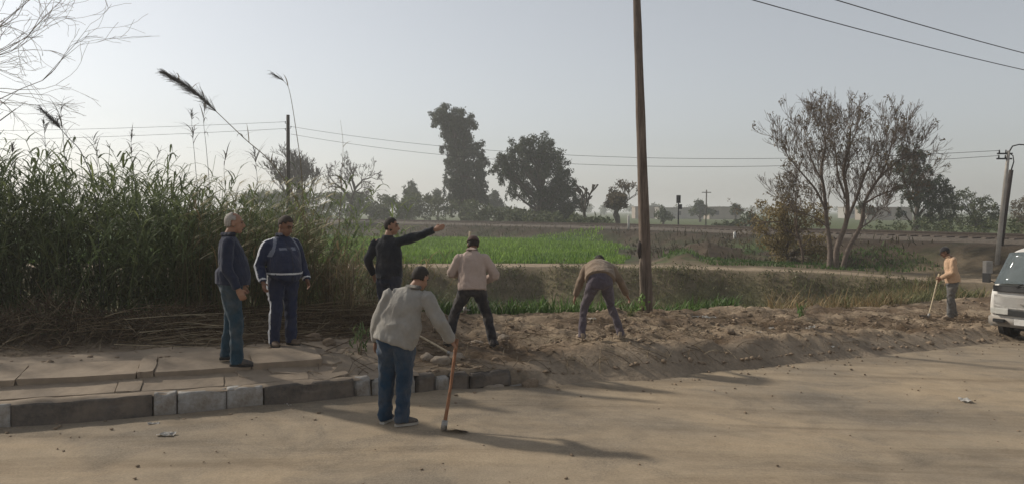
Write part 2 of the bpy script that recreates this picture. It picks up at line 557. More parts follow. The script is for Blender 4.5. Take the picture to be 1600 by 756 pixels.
def axis(lo, d0, d1, hi, step, grow=1.12, cap=400):
    mid = list(np.arange(d0, d1, step))
    out = []; s = step; v = d0
    while v > lo:
        s = min(s * grow, cap); v -= s; out.append(v)
    up = []; s = step; v = mid[-1]
    while v < hi:
        s = min(s * grow, cap); v += s; up.append(v)
    return np.array(out[::-1] + mid + up)
gx = axis(-2600, -9.5, 13.5, 2600, 0.075, 1.07)
gy = np.concatenate([axis(-2600, 6.5, 19, 19.2, 0.075, 1.16)[:-1], np.arange(19.1, 37, 0.16), np.arange(37.2, 80, 0.5)])
gy = np.concatenate([gy, axis(79, 80, 125, 2600, 1.0, 1.14)[2:]])
gy = np.unique(np.round(gy, 4))
XX, YY = np.meshgrid(gx, gy)
ZZ, CC = HC(XX, YY)
nx, ny = len(gx), len(gy)
ii = (np.arange(ny - 1)[:, None] * nx + np.arange(nx - 1)[None, :]).ravel()
GF = np.stack([ii, ii + 1, ii + nx + 1, ii + nx], 1)
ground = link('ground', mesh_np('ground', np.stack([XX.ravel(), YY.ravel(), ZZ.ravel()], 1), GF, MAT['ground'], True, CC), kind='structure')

# ------------------------------------------------------------------ road
def road_material():
    m, t, bs, out = nt('dusty_asphalt')
    co = objco(t)
    al = objco(t, (0.16, 1.5, 1), (0, 0, R(-27)))
    big = noise_node(t, 0.33, 5, 0.6, co, 0.6)
    streak = noise_node(t, 1.2, 7, 0.62, al, 0.4)
    fine = noise_node(t, 42, 6, 0.7, co)
    mid = noise_node(t, 3.2, 6, 0.7, co)
    c = ramp(t, big, [(0.36, (0.36, 0.283, 0.192)), (0.64, (0.255, 0.212, 0.158))])
    s = ramp(t, streak, [(0.34, (0.70, 0.68, 0.66)), (0.52, (1, 1, 1)), (0.72, (1.1, 1.08, 1.05))])
    f = ramp(t, fine, [(0.3, (0.80,) * 3), (0.7, (1.13,) * 3)])
    g = ramp(t, mid, [(0.3, (0.86, 0.85, 0.84)), (0.65, (1.06,) * 3)])
    c = mul(t, mul(t, mul(t, c, s, 0.9), f), g)
    vo = t.nodes.new('ShaderNodeTexVoronoi'); vo.inputs['Scale'].default_value = 90
    t.links.new(co, vo.inputs['Vector'])
    gr = ramp(t, vo.outputs['Color'], [(0.0, (0.72, 0.72, 0.72)), (0.5, (1, 1, 1)), (1, (1.18, 1.17, 1.15))])
    patch = noise_node(t, 0.8, 5, 0.65, co, 0.8)
    bare = ramp(t, patch, [(0.48, (0, 0, 0)), (0.62, (1, 1, 1))])
    c2 = mul(t, mul(t, c, (0.80, 0.82, 0.86)), gr)
    c = mixc(t, bare, c, c2)
    t.links.new(c, bs.inputs['Base Color'])
    bs.inputs['Roughness'].default_value = 0.95
    bs.inputs['Specular IOR Level'].default_value = 0.15
    ad = t.nodes.new('ShaderNodeMath'); ad.operation = 'ADD'
    t.links.new(fine, ad.inputs[0]); t.links.new(streak, ad.inputs[1])
    bump(t, ad.outputs[0], bs, 0.5, 0.012)
    return m
MAT['road'] = road_material()
rx = np.concatenate([np.arange(-60, -9, 1.0), np.arange(-9, 13, 0.1), np.arange(13, 58, 1.0)])
rd = np.concatenate([np.arange(-13, -4, 0.35), np.arange(-4, 0.061, 0.08)])
RX, RD = np.meshgrid(rx, rd)
RY = E(RX) + RD / 0.87
edge = smooth(-0.7, 0.0, RD)
RY = RY + edge * 0.10 * fbm(RX, RY, 1.1, 3, 77) * smooth(-0.4, 0.4, RX)
RZ = ZR(RX, RY) + 0.05 * smooth(-0.34, 0.0, RD) * (1 - smooth(-0.4, 0.6, RX)) * np.clip(0.55 + 1.3 * fbm(RX, RY, 1.6, 3, 73), 0.1, 1.3) + 0.018 * fbm(RX, RY, 0.7, 4, 71) + 0.012 * edge * (fbm(RX, RY, 2.5, 3, 72) + 0.6)
nrx, nrd = len(rx), len(rd)
ii = (np.arange(nrd - 1)[:, None] * nrx + np.arange(nrx - 1)[None, :]).ravel()
road = link('road', mesh_np('road', np.stack([RX.ravel(), RY.ravel(), RZ.ravel()], 1), np.stack([ii, ii + 1, ii + nrx + 1, ii + nrx], 1), MAT['road'], True), kind='structure')
def HR(x, y): return float(ZR(np.array([x]), np.array([y]))[0])

# ------------------------------------------------------------------ kerb
def edge_x(px):
    """x on the road edge under photograph column px"""
    u = (px - 800) / FPX
    xs = np.arange(-9, 14, 0.005)
    return float(xs[np.argmin(np.abs(xs - u * E(xs)))])
bed = MB()
for x in np.arange(-8.4, 0.6, 0.4):
    x2 = min(x + 0.4, 0.6)
    a = Vector((x, float(E(x)) + 0.115, -0.09)); b = Vector((x2, float(E(x2)) + 0.115, -0.09))
    d = (b - a); ang = math.atan2(d.y, d.x)
    bed.box((a + b) / 2, (d.length / 2 + 0.001, 0.11, 0.075), Matrix.Rotation(ang, 3, 'Z'))
kerb = bed.build('kerb', MAT['concrete'], None, False, kind='structure')
kspec = [(-260, -140, 'd'), (-138, -70, 'w'), (-69, 8, 'w'), (9, 232, 'd'), (235, 271, 'w'), (273, 350, 'w'), (351, 408, 'w'), (410, 551, 'd'),
         (553, 578, 'w'), (581, 648, 'w'), (650, 680, 'd'), (681, 702, 'w'), (704, 733, 'd'), (736, 800, 'd')]
rk = random.Random(4)
for a, b, c in kspec:
    xa, xb = edge_x(a), edge_x(b)
    pa = Vector((xa, float(E(xa)), 0)); pb = Vector((xb, float(E(xb)), 0))
    d = pb - pa; L = d.length; ang = math.atan2(d.y, d.x)
    bm = bmesh.new()
    bmesh.ops.create_cube(bm, size=1)
    hgt = 0.26 if b < 560 else 0.25 + rk.uniform(-0.04, 0.02)
    for v in bm.verts:
        v.co = Vector((v.co.x * (L - 0.004), v.co.y * 0.15, v.co.z * hgt))
        if v.co.z > 0 and v.co.y < 0: v.co.y += 0.018
    bmesh.ops.bevel(bm, geom=bm.edges[:], offset=0.005 if b < 560 else 0.022, segments=2, affect='EDGES')
    bmesh.ops.subdivide_edges(bm, edges=[e for e in bm.edges if e.calc_length() > 0.12], cuts=10, use_grid_fill=True)
    for v in bm.verts:
        w = Vector((a * 0.01, 0, 0)) + v.co
        k_ = 0.010 if b < 560 else 0.02
        v.co += Vector((0, mnoise.noise(w * 9) * k_, mnoise.noise(w * 7 + Vector((5, 5, 5))) * k_ * 1.3))
        if v.co.z > 0.05 and v.co.y < 0:                       # chipped top edge
            ch = max(0, mnoise.noise(w * 8 + Vector((2, 8, 1))) - 0.05)
            v.co.z -= 0.06 * ch; v.co.y += 0.05 * ch
    o = bm_obj('kerb_stone', bm, MAT['kerb_white' if c == 'w' else 'kerb_dark'], kerb)
    mid = (pa + pb) / 2
    o.location = (mid.x - math.sin(ang) * 0.075, mid.y + math.cos(ang) * 0.075, HR(mid.x, mid.y) + hgt / 2 - 0.015 + rk.uniform(-0.01, 0.008))
    o.rotation_euler = (rk.uniform(-0.03, 0.03), rk.uniform(-0.012, 0.012), ang + rk.uniform(-0.012, 0.012))

# ------------------------------------------------------------------ pavement of broken dusty slabs
def edge_pt(x, d):
    x = float(x)
    sl = (float(E(x + 0.05)) - float(E(x - 0.05))) / 0.1
    n = Vector((-sl, 1, 0)).normalized()
    return Vector((x, float(E(x)), 0)) + n * d
base_pts = []
pvx = np.arange(-9.0, -1.1, 0.06); pvd = np.concatenate([np.array([0.035, 0.06, 0.09, 0.125]), np.arange(0.165, 1.9, 0.1)])
pv = []
for dd in pvd:
    for x in pvx:
        p = edge_pt(x, dd); pv.append((p.x, p.y))
pv = np.array(pv)
pz = HC(pv[:, 0], pv[:, 1], False) + 0.012 + 0.02 * fbm(pv[:, 0], pv[:, 1], 2.2, 3, 55)
dk = np.repeat(pvd, len(pvx))
ktop = ZR(pv[:, 0], pv[:, 1]) + 0.243 + 0.018 * smooth(0.03, 0.16, dk) + 0.05 * fbm(pv[:, 0], pv[:, 1], 2.6, 4, 57) * smooth(0.02, 0.1, dk) - 0.02 * (1 - smooth(0.03, 0.07, dk))
pz = np.where(dk < 0.16, ktop, pz)
npx, npd = len(pvx), len(pvd)
ii = (np.arange(npd - 1)[:, None] * npx + np.arange(npx - 1)[None, :]).ravel()
pavement = link('pavement', mesh_np('pavement', np.column_stack([pv, pz]), np.stack([ii, ii + 1, ii + npx + 1, ii + npx], 1), MAT['slab'], True), kind='structure')

def slab(poly, thick, mat, seed, name, parent=None, tilt=(0, 0), lift=0.0, **kw):
    """one broken plate; poly of world xy points, laid on the ground"""
    rr = random.Random(seed)
    cx = sum(p[0] for p in poly) / len(poly); cy = sum(p[1] for p in poly) / len(poly)
    cz = H(cx, cy) + lift
    pts = []
    for i, p in enumerate(poly):
        q = poly[(i + 1) % len(poly)]
        pts.append((p[0] - cx, p[1] - cy))
        n = 3
        for k in range(1, n + 1):
            t = k / (n + 1)
            pts.append((p[0] + (q[0] - p[0]) * t - cx + rr.uniform(-0.012, 0.012), p[1] + (q[1] - p[1]) * t - cy + rr.uniform(-0.018, 0.018)))
    gl = [H(cx + a * 0.8, cy + b * 0.8) for a, b in pts]
    # plane fit
    A = np.array([[a, b, 1] for a, b in pts]); sol = np.linalg.lstsq(A, np.array(gl), rcond=None)[0]
    bm = bmesh.new()
    top = []; bot = []
    for a, b in pts:
        z = sol[0] * a + sol[1] * b + sol[2] - cz + lift + tilt[0] * a + tilt[1] * b
        top.append(bm.verts.new((a, b, z + thick + rr.uniform(-0.004, 0.004))))
        bot.append(bm.verts.new((a * 0.97, b * 0.97, z - 0.05)))
    bm.faces.new(top); bm.faces.new(bot[::-1])
    for i in range(len(top)):
        j = (i + 1) % len(top)
        bm.faces.new((bot[i], bot[j], top[j], top[i]))
    tf = [f for f in bm.faces if len(f.verts) > 4 and f.calc_center_median().z > 0]
    bmesh.ops.bevel(bm, geom=[e for e in bm.edges if any(len(f.verts) > 4 for f in e.link_faces) and all(v in top for v in e.verts)], offset=0.008, segments=1, affect='EDGES')
    o = bm_obj(name, bm, mat, parent, False, **kw)
    o.location = (cx, cy, cz)
    return o
rs = random.Random(12)
x = -8.2; row = []
cuts1 = [-8.2, -7.0, -5.6, -4.32, -4.08, -3.25, -2.35]
for i in range(len(cuts1) - 1):
    a, b = cuts1[i] + 0.004, cuts1[i + 1] - 0.004
    j = lambda: rs.uniform(-0.02, 0.02)
    poly = [edge_pt(a, 0.17 + abs(j())), edge_pt(b, 0.17 + abs(j())), edge_pt(b, 0.50 + j()), edge_pt((a + b) / 2, 0.52 + j()), edge_pt(a, 0.50 + j())]
    slab([(p.x, p.y) for p in poly], 0.022 + rs.uniform(0, 0.012), MAT['slab'], 100 + i, 'paving_slab', pavement, (rs.uniform(-.01, .01), rs.uniform(-.02, .02)))
cuts2 = [-8.4, -6.7, -5.3, -4.15, -3.98, -2.95, -2.15]
for i in range(len(cuts2) - 1):
    a, b = cuts2[i] + 0.004, cuts2[i + 1] - 0.004
    j = lambda: rs.uniform(-0.03, 0.03)
    dep = 1.15 + rs.uniform(-0.1, 0.15)
    poly = [edge_pt(a, 0.53 + j() * .4), edge_pt(b, 0.53 + j() * .4), edge_pt(b, dep + j()), edge_pt((a + b) / 2, dep + 0.08 + j()), edge_pt(a, dep + j())]
    slab([(p.x, p.y) for p in poly], 0.05 + rs.uniform(0, 0.02), MAT['slab'], 200 + i, 'paving_slab', pavement, (rs.uniform(-.01, .01), rs.uniform(-.02, .02)))
# loose plates pushed up where the paving ends
for i, (px, py, Y, w, dpt, lf) in enumerate([(455, 575, 9.6, .34, .22, -.01), (500, 583, 9.55, .40, .25, -.015), (415, 566, 9.7, .26, .16, -.02), (540, 590, 9.5, .30, .2, -.015), (395, 578, 9.35, .22, .14, -.01), (505, 562, 9.9, .28, .18, -.02)]):
    p = at(px, py, Y); c = (p.x, p.y); n = 6; rr = random.Random(i + 60)
    poly = [(c[0] + w * math.cos(2 * math.pi * k / n) * rr.uniform(.7, 1.1), c[1] + dpt * math.sin(2 * math.pi * k / n) * rr.uniform(.7, 1.1)) for k in range(n)]
    slab(poly, 0.04, MAT['slab'], 300 + i, 'paving_slab', pavement, (rr.uniform(-.08, .08), rr.uniform(-.12, .05)), lf)

# ------------------------------------------------------------------ railway on its embankment
trk = TRACK[(TRACK[:, 1] > 22) & (TRACK[:, 1] < 330)]
_seg = np.linalg.norm(np.diff(trk, axis=0), axis=1); _cum = np.concatenate([[0], np.cumsum(_seg)])
def trk_at(s):
    s = np.clip(s, 0, _cum[-1] - 0.01)
    p = np.array([np.interp(s, _cum, trk[:, 0]), np.interp(s, _cum, trk[:, 1])])
    q = np.array([np.interp(s + 0.5, _cum, trk[:, 0]), np.interp(s + 0.5, _cum, trk[:, 1])]) if s + 0.5 < _cum[-1] else None
    if q is None:
        q = p; p0 = np.array([np.interp(s - 0.5, _cum, trk[:, 0]), np.interp(s - 0.5, _cum, trk[:, 1])]); d = q - p0
    else: d = q - p
    d = d / (np.linalg.norm(d) + 1e-9)
    return Vector((p[0], p[1], 0)), Vector((d[0], d[1], 0))
def track_z(y): return TRACK_Z * float(smooth(20, 31, np.array(y)))
railway = empty('railway_track', (trk[-8][0], trk[-8][1], TRACK_Z), label='railway track of two dark steel rails on the low earth embankment', cat='railway')
inv = Matrix.Translation(railway.location).inverted()
for side in (-1, 1):
    mb = MB(); ring = []
    ss = np.arange(0, _cum[-1], 1.5)
    prof = [(-.035, 0), (.035, 0), (.035, .05), (.012, .06), (.012, .13), (.036, .14), (.036, .17), (-.036, .17), (-.036, .14), (-.012, .13), (-.012, .06), (-.035, .05)]
    for s in ss:
        p, d = trk_at(s); n = Vector((-d.y, d.x, 0))
        c = p + n * (0.72 * side); c.z = track_z(p.y) + 0.20
        ring.append([inv @ (c + n * a + Vector((0, 0, b))) for a, b in prof])
    k = len(prof)
    for r_ in ring: mb.v.extend(r_)
    for i in range(len(ring) - 1):
        for j in range(k):
            j2 = (j + 1) % k
            mb.f.append((i * k + j, i * k + j2, (i + 1) * k + j2, (i + 1) * k + j))
    mb.build('rail', MAT['rail'], railway, False)
sl_mb = MB()
sl_mb.box((0, 0, 0), (1.25, 0.12, 0.09)); slo = sl_mb.build('sleeper', MAT['sleeper'], railway, False, 0.02)
first = True
for s in np.arange(0.3, _cum[-1], 0.65):
    p, d = trk_at(_cum[-1] - s)
    if p.y > 90 or p.x / max(p.y, 1) > 0.75: continue
    o = slo if first else slo.copy()
    if not first: COL.objects.link(o); o.parent = railway
    first = False
    o.location = inv @ Vector((p.x, p.y, track_z(p.y) + 0.125)); o.rotation_euler = (0, 0, math.atan2(d.y, d.x) + math.pi / 2)
# ballast shoulder under the rails
bl = []; bf = []
ss = np.arange(0, _cum[-1], 1.0)
for i, s in enumerate(ss):
    p, d = trk_at(s); n = Vector((-d.y, d.x, 0)); z0 = track_z(p.y)
    for j, (a, b) in enumerate([(-2.2, -0.12), (-1.6, .10), (-1.2, .165), (0, .17), (1.2, .165), (1.6, .10), (2.2, -0.12)]):
        q = p + n * (a + random.uniform(-.08, .08)); bl.append((q.x, q.y, z0 + b + random.uniform(-.02, .02)))
    if i:
        for j in range(6): bf.append(((i - 1) * 7 + j, (i - 1) * 7 + j + 1, i * 7 + j + 1, i * 7 + j))
MAT['ballast'] = M_plain('ballast', (0.10, 0.083, 0.066), 0.95, 0.4, 9, 0.8, 0.04)
link('ballast_bed', mesh_np('ballast_bed', np.array(bl), np.array(bf), MAT['ballast']), kind='structure')

# ------------------------------------------------------------------ foliage helpers
def leaf_cloud(clumps, n_per, size, droop=0.6, rng=RNG, aspect=0.4):
    """leaf quads spread through ellipsoid clumps [(x,y,z,r)], denser at the shell; returns V,F"""
    Ps = []; 
    for c in clumps:
        x, y, z, r = c[:4]; n = max(6, int(n_per * (r ** 2) * (c[4] if len(c) > 4 else 1)))
        v = rng.normal(size=(n, 3)); v /= np.linalg.norm(v, axis=1, keepdims=True)
        rad = r * (rng.uniform(0.15, 1.12, n) ** 0.55)
        # lumpy outline
        lump = 1 + 0.30 * np.sin(v[:, 0] * 5 + x) * np.sin(v[:, 1] * 4 + y) * np.cos(v[:, 2] * 6 + z)
        Ps.append(np.array([[x, y, z]]) + v * (rad * lump)[:, None] * np.array([[1, 1, 0.92]]))
    P = np.concatenate(Ps); n = len(P)
    L = size * rng.uniform(0.6, 1.4, n); W = L * aspect
    ax = rng.normal(size=(n, 3)); ax[:, 2] -= droop * 1.5; ax /= np.linalg.norm(ax, axis=1, keepdims=True)
    b = np.cross(ax, rng.normal(size=(n, 3))); b /= np.linalg.norm(b, axis=1, keepdims=True) + 1e-9
    c2 = np.cross(ax, b)
    mid = P + ax * (L * 0.5)[:, None] + c2 * (L * 0.08)[:, None]
    V = np.stack([P, mid - b * (W / 2)[:, None], P + ax * L[:, None], mid + b * (W / 2)[:, None]], 1).reshape(-1, 3)
    F = np.arange(n * 4).reshape(n, 4)
    return V, F

def grow(mb, p, d, L, r, depth, rr, tips, spread=0.6, up=0.15, split=(2, 3), nseg=4, shrink=0.72, minr=0.006, wob=0.12, rshrink=0.62, nodes=None):
    pts = [p.copy()]; rad = [r]
    for i in range(nseg):
        d = (d + Vector((rr.gauss(0, wob), rr.gauss(0, wob), rr.gauss(0, wob) + up * 0.25))).normalized()
        p = p + d * (L / nseg)
        pts.append(p.copy()); rad.append(max(minr, r * (1 - 0.38 * (i + 1) / nseg)))
    mb.tube(pts, rad, 7 if r > 0.06 else (5 if r > 0.02 else 3), cap=False)
    if nodes is not None: nodes.extend(pts[1:])
    if depth <= 0:
        tips.append((p.copy(), d.copy())); return
    n = rr.randint(*split)
    for k in range(n):
        q = Vector((rr.gauss(0, 1), rr.gauss(0, 1), rr.gauss(0, 1)))
        q = (q - d * q.dot(d)).normalized()
        nd = (d + q * rr.uniform(0.5, 1.2) * spread + Vector((0, 0, up))).normalized()
        st = pts[-1] if k == 0 or rr.random() < 0.45 else pts[rr.randint(max(1, nseg - 2), nseg)]
        grow(mb, st.copy(), nd, L * shrink * rr.uniform(0.75, 1.2), max(minr, rad[-1] * rr.uniform(0.85, 1.1) * (1 if k == 0 else rshrink / 0.72)), depth - 1, rr, tips, spread, up, split, nseg, shrink, minr, wob, rshrink, nodes)

MAT['leaf_euc'] = M_leaf('eucalyptus_leaf', [(0, (0.030, 0.042, 0.024)), (0.6, (0.055, 0.072, 0.038)), (1, (0.085, 0.10, 0.055))], 0.25)
MAT['leaf_bush'] = M_leaf('bush_leaf', [(0, (0.035, 0.05, 0.02)), (0.6, (0.065, 0.085, 0.035)), (1, (0.11, 0.12, 0.055))], 0.25)
MAT['leaf_thicket'] = M_leaf('thicket_leaf', [(0, (0.045, 0.06, 0.028)), (0.6, (0.08, 0.10, 0.045)), (1, (0.13, 0.14, 0.065))], 0.3)
MAT['leaf_yellow'] = M_leaf('yellowing_leaf', [(0, (0.13, 0.10, 0.045)), (0.5, (0.23, 0.175, 0.075)), (1, (0.31, 0.245, 0.11))], 0.35)
MAT['leaf_brown'] = M_leaf('withered_leaf', [(0, (0.09, 0.068, 0.043)), (0.5, (0.14, 0.108, 0.065)), (1, (0.19, 0.15, 0.08))], 0.3)

def px_clumps(lst, Y, depth_j, seed):
    rr = random.Random(seed); out = []
    for c in lst:
        px, py, rp = c[:3]
        Yj = Y + rr.uniform(-depth_j, depth_j)
        p = at(px, py, Yj); out.append((p.x, p.y, p.z, 1.14 * rp * Yj / FPX) + tuple(c[3:]))
    return out

def leafy_tree(name, label, base_px, Y, clumps, n_per, leaf, mat, bark, trunk_r, seed, group=None, cat='tree', depth_j=None, droop=0.6, trunk_top=None):
    rr = random.Random(seed)
    b = at(base_px, 330, Y); gz = H(b.x, Y)
    root = empty(name, (b.x, Y, gz), label=label, cat=cat, group=group)
    cl = px_clumps(clumps, Y, depth_j if depth_j is not None else 0.03 * Y, seed)
    o = Vector((b.x, Y, gz))
    zt = max(c[2] for c in cl); 
    mb = MB()
    # main stem towards the upper clumps, limbs out to every clump
    top = max(cl, key=lambda c: c[2]); cx = sum(c[0] for c in cl) / len(cl)
    main = []
    for i in range(9):
        t = i / 8
        tx = b.x + (cx - b.x) * t + (top[0] - cx) * max(0, t - 0.5) * 1.6
        main.append(Vector((tx - o.x + rr.uniform(-.1, .1) * trunk_r * 6 * (i > 0), rr.uniform(-.1, .1) * trunk_r * 6 * (i > 0), -0.15 + (zt - gz) * 0.93 * t)))
    mb.tube(main, [trunk_r * (1.15 - 0.95 * i / 8) for i in range(9)], 8)
    for c in cl:
        q = Vector(c[:3]) - o
        s = main[max(1, min(7, int(8 * (q.z / max(zt - gz, .1)) * 0.62)))]
        m = (s + q) / 2 + Vector((rr.uniform(-.2, .2), rr.uniform(-.2, .2), rr.uniform(-.1, .25))) * c[3]
        mb.tube([s, m, q], [trunk_r * .38, trunk_r * .24, trunk_r * .08], 5)
        for k in range(3):
            e = q + Vector((rr.gauss(0, .6), rr.gauss(0, .6), rr.gauss(0, .6))) * c[3]
            mb.tube([m, (m + e) / 2 + Vector((0, 0, .1 * c[3])), e], [trunk_r * .15, trunk_r * .1, trunk_r * .04], 4)
    mb.build('trunk', bark, root)
    sub = []
    for c in cl:
        w_ = c[4] if len(c) > 4 else 1.0
        for _ in range(15):
            q = Vector((rr.gauss(0, 1), rr.gauss(0, 1), rr.gauss(0, 1))).normalized() * (c[3] * rr.uniform(.35, .98))
            sub.append((c[0] + q.x, c[1] + q.y, c[2] + q.z * .9, c[3] * rr.uniform(.18, .42), .62 * w_))
        if droop > .7:      # hanging sprays under the clump
            for _ in range(4):
                a_ = rr.uniform(0, 6.28); q = Vector((math.cos(a_), math.sin(a_), 0)) * c[3] * rr.uniform(.5, 1.0)
                for s_ in range(4): sub.append((c[0] + q.x, c[1] + q.y, c[2] + q.z - c[3] * (.35 + .22 * s_), c[3] * .15, .8 * w_))
    V, F = leaf_cloud(sub, n_per, leaf, droop, np.random.default_rng(seed))
    V = V - np.array(o)
    link('crown', mesh_np('crown', V, F, mat), root)
    return root

# eucalyptus and other trees beyond the railway
leafy_tree('eucalyptus_tree', 'tall slender dark eucalyptus with drooping crown leaning at the top beyond the railway', 724, 120,
    [(688, 180, 15), (700, 177, 15), (716, 184, 17), (731, 193, 15), (703, 198, 15), (716, 210, 21), (730, 226, 18), (702, 224, 12), (748, 232, 12), (754, 248, 10), (742, 252, 15), (718, 244, 22),
     (712, 266, 19), (735, 270, 20), (752, 272, 9), (706, 288, 15), (726, 292, 20), (746, 294, 15), (712, 310, 16), (735, 312, 20), (752, 310, 12)],
    520, 0.34, MAT['leaf_euc'], MAT['bark_far'], 0.5, 21, depth_j=2.2, droop=1.0)
leafy_tree('eucalyptus_tree', 'broad round-topped dark eucalyptus with light gaps low in its crown', 845, 100,
    [(806, 232, 15), (820, 228, 15), (842, 226, 17), (856, 232, 17), (797, 248, 17), (783, 256, 12), (773, 262, 8), (815, 250, 20), (836, 252, 20), (862, 252, 20), (878, 262, 14), (790, 274, 12),
     (808, 278, 14), (830, 280, 22), (856, 282, 24), (882, 284, 18), (895, 296, 14), (800, 298, 11, .6), (818, 302, 10, .6), (842, 308, 20), (866, 312, 22), (890, 316, 18), (906, 312, 9), (912, 320, 7), (850, 332, 20), (880, 334, 18)],
    520, 0.30, MAT['leaf_euc'], MAT['bark_far'], 0.55, 22, depth_j=2.6, droop=0.8)
leafy_tree('eucalyptus_tree', 'dark eucalyptus with a two-peaked crown beside the leafless roadside tree', 1428, 72,
    [(1410, 234, 11), (1425, 240, 13), (1441, 243, 10), (1404, 258, 12), (1424, 262, 16), (1448, 262, 9), (1410, 285, 11), (1432, 285, 15), (1456, 282, 14), (1470, 282, 10), (1480, 296, 11), (1460, 302, 17),
     (1438, 310, 16), (1416, 305, 9), (1480, 318, 15), (1458, 328, 18), (1440, 342, 13), (1476, 344, 16), (1408, 330, 7)],
    620, 0.24, MAT['leaf_euc'], MAT['bark_far'], 0.22, 23, depth_j=1.5, droop=0.8)
leafy_tree('broadleaf_tree', 'low spreading grey-green tree between the two-peaked eucalyptus and leaning concrete pole', 1524, 75,
    [(1496, 308, 9), (1508, 304, 10), (1522, 312, 12), (1538, 314, 11), (1552, 322, 9), (1500, 322, 13), (1520, 330, 16), (1542, 334, 14), (1558, 338, 9), (1492, 340, 13), (1512, 348, 15), (1536, 350, 14), (1552, 352, 10)],
    480, 0.24, MAT['leaf_thicket'], MAT['bark_far'], 0.2, 24, depth_j=1.4)
leafy_tree('broadleaf_tree', 'brownish tree behind the leaning concrete pole', 1600, 80,
    [(1588, 322, 9), (1602, 316, 11), (1618, 322, 12), (1590, 338, 11), (1608, 338, 14), (1625, 342, 12), (1598, 352, 11), (1640, 335, 12)],
    420, 0.26, MAT['leaf_brown'], MAT['bark_far'], 0.2, 25, depth_j=1.5)
# small trees and bushes on the plain
small = [(640, 150, [(642, 288, 7), (638, 296, 9), (646, 300, 9), (640, 308, 11), (650, 310, 9)], 'small pointed dark tree rising above the bushes beyond the railway', 'leaf_euc'),
         (684, 170, [(683, 300, 5), (686, 305, 7), (682, 310, 8)], 'little round tree above the bushes beside the tall eucalyptus', 'leaf_bush'),
         (772, 160, [(772, 303, 6), (770, 310, 9), (776, 314, 9), (768, 320, 10), (780, 322, 8)], 'small conical tree between the two big eucalypts', 'leaf_euc'),
         (1036, 130, [(1035, 329, 7), (1028, 335, 6), (1042, 335, 7), (1036, 340, 8), (1048, 339, 5)], 'round dark bush in the green field beyond the railway', 'leaf_bush'),
         (1093, 170, [(1092, 318, 7), (1090, 325, 8), (1098, 327, 8), (1084, 330, 6), (1106, 328, 6), (1112, 331, 5)], 'round-topped tree beside the thin far utility pole', 'leaf_bush'),
         (1150, 160, [(1150, 321, 5), (1148, 328, 7), (1156, 331, 6)], 'small bushy tree on the plain near the low far wall', 'leaf_bush'),
         (1170, 95, [(1150, 347, 9), (1165, 342, 11), (1180, 340, 12), (1135, 350, 8), (1158, 352, 10), (1178, 354, 11), (1195, 348, 10), (1120, 352, 7)], 'low dark bush spread along the far side of the rails', 'leaf_bush'),
         (1352, 130, [(1350, 318, 7), (1344, 326, 8), (1356, 328, 8), (1362, 332, 5)], 'small round tree seen through the leafless branches', 'leaf_bush'),
         (1020, 420, [(1018, 325, 4), (1023, 323, 4), (1028, 326, 4)], 'pair of faint trees on the hazy horizon', 'leaf_bush')]
for i, (bx, Y, cl, lab, mt) in enumerate(small):
    leafy_tree('small_tree', lab, bx, Y, cl, 330 if Y > 125 else 400, 0.004 * Y * 0.8, MAT[mt], MAT['bark_far'], 0.0016 * Y, 40 + i, depth_j=0.012 * Y)

# thicket along the far side of the railway: one mass of bushes
rr = random.Random(5); cl = []
for i in range(420):
    px = rr.uniform(380, 960)
    top = np.interp(px, [380, 520, 600, 660, 700, 760, 830, 900, 960], [296, 300, 303, 302, 306, 318, 330, 336, 340])
    bot = np.interp(px, [380, 620, 700, 800, 960], [338, 342, 346, 350, 356])
    Y = np.interp(px, [380, 650, 800, 960], [150, 128, 98, 78]) + rr.uniform(-4, 6)
    py = top + 5 + (bot - top - 4) * rr.random() ** 1.3
    p = at(px, py, Y); cl.append((p.x, p.y, p.z, rr.uniform(5, 9) * Y / FPX))
V, F = leaf_cloud(cl, 170, 0.38, 0.2, np.random.default_rng(9), 0.55)
link('bush_thicket', mesh_np('bush_thicket', V, F, MAT['leaf_thicket']), label='long dense green thicket of bushes along the far side of the railway', cat='bushes', kind='stuff')
# right hand hedge below the eucalyptus
cl = []
for i in range(110):
    px = rr.uniform(1350, 1700)
    Y = np.interp(px, [1350, 1700], [66, 50]) + rr.uniform(-2, 3)
    py = rr.uniform(345, 368); p = at(px, py, Y); cl.append((p.x, p.y, p.z, rr.uniform(6, 11) * Y / FPX))
V, F = leaf_cloud(cl, 170, 0.22, 0.2, np.random.default_rng(10), 0.55)
link('hedge', mesh_np('hedge', V, F, MAT['leaf_thicket']), label='low green hedge running beyond the rails under the trees', cat='hedge', kind='stuff')
# faint far tree line on the horizon
cl = []
for i in range(190):
    px = rr.uniform(560, 1720); Y = rr.uniform(420, 640)
    hh = 326 - 5 * max(0, vnoise(np.array([px / 40]), np.array([1.0]), 3)[0] + .3)
    p = at(px, rr.uniform(hh, 331), Y); cl.append((p.x, p.y, max(p.z, 1.0), rr.uniform(3, 6) * Y / FPX))
V, F = leaf_cloud(cl, 16, 1.3, 0.2, np.random.default_rng(12), 0.6)
link('far_tree_line', mesh_np('far_tree_line', V, F, MAT['leaf_thicket']), label='faint line of trees on the hazy horizon', cat='trees', kind='stuff')

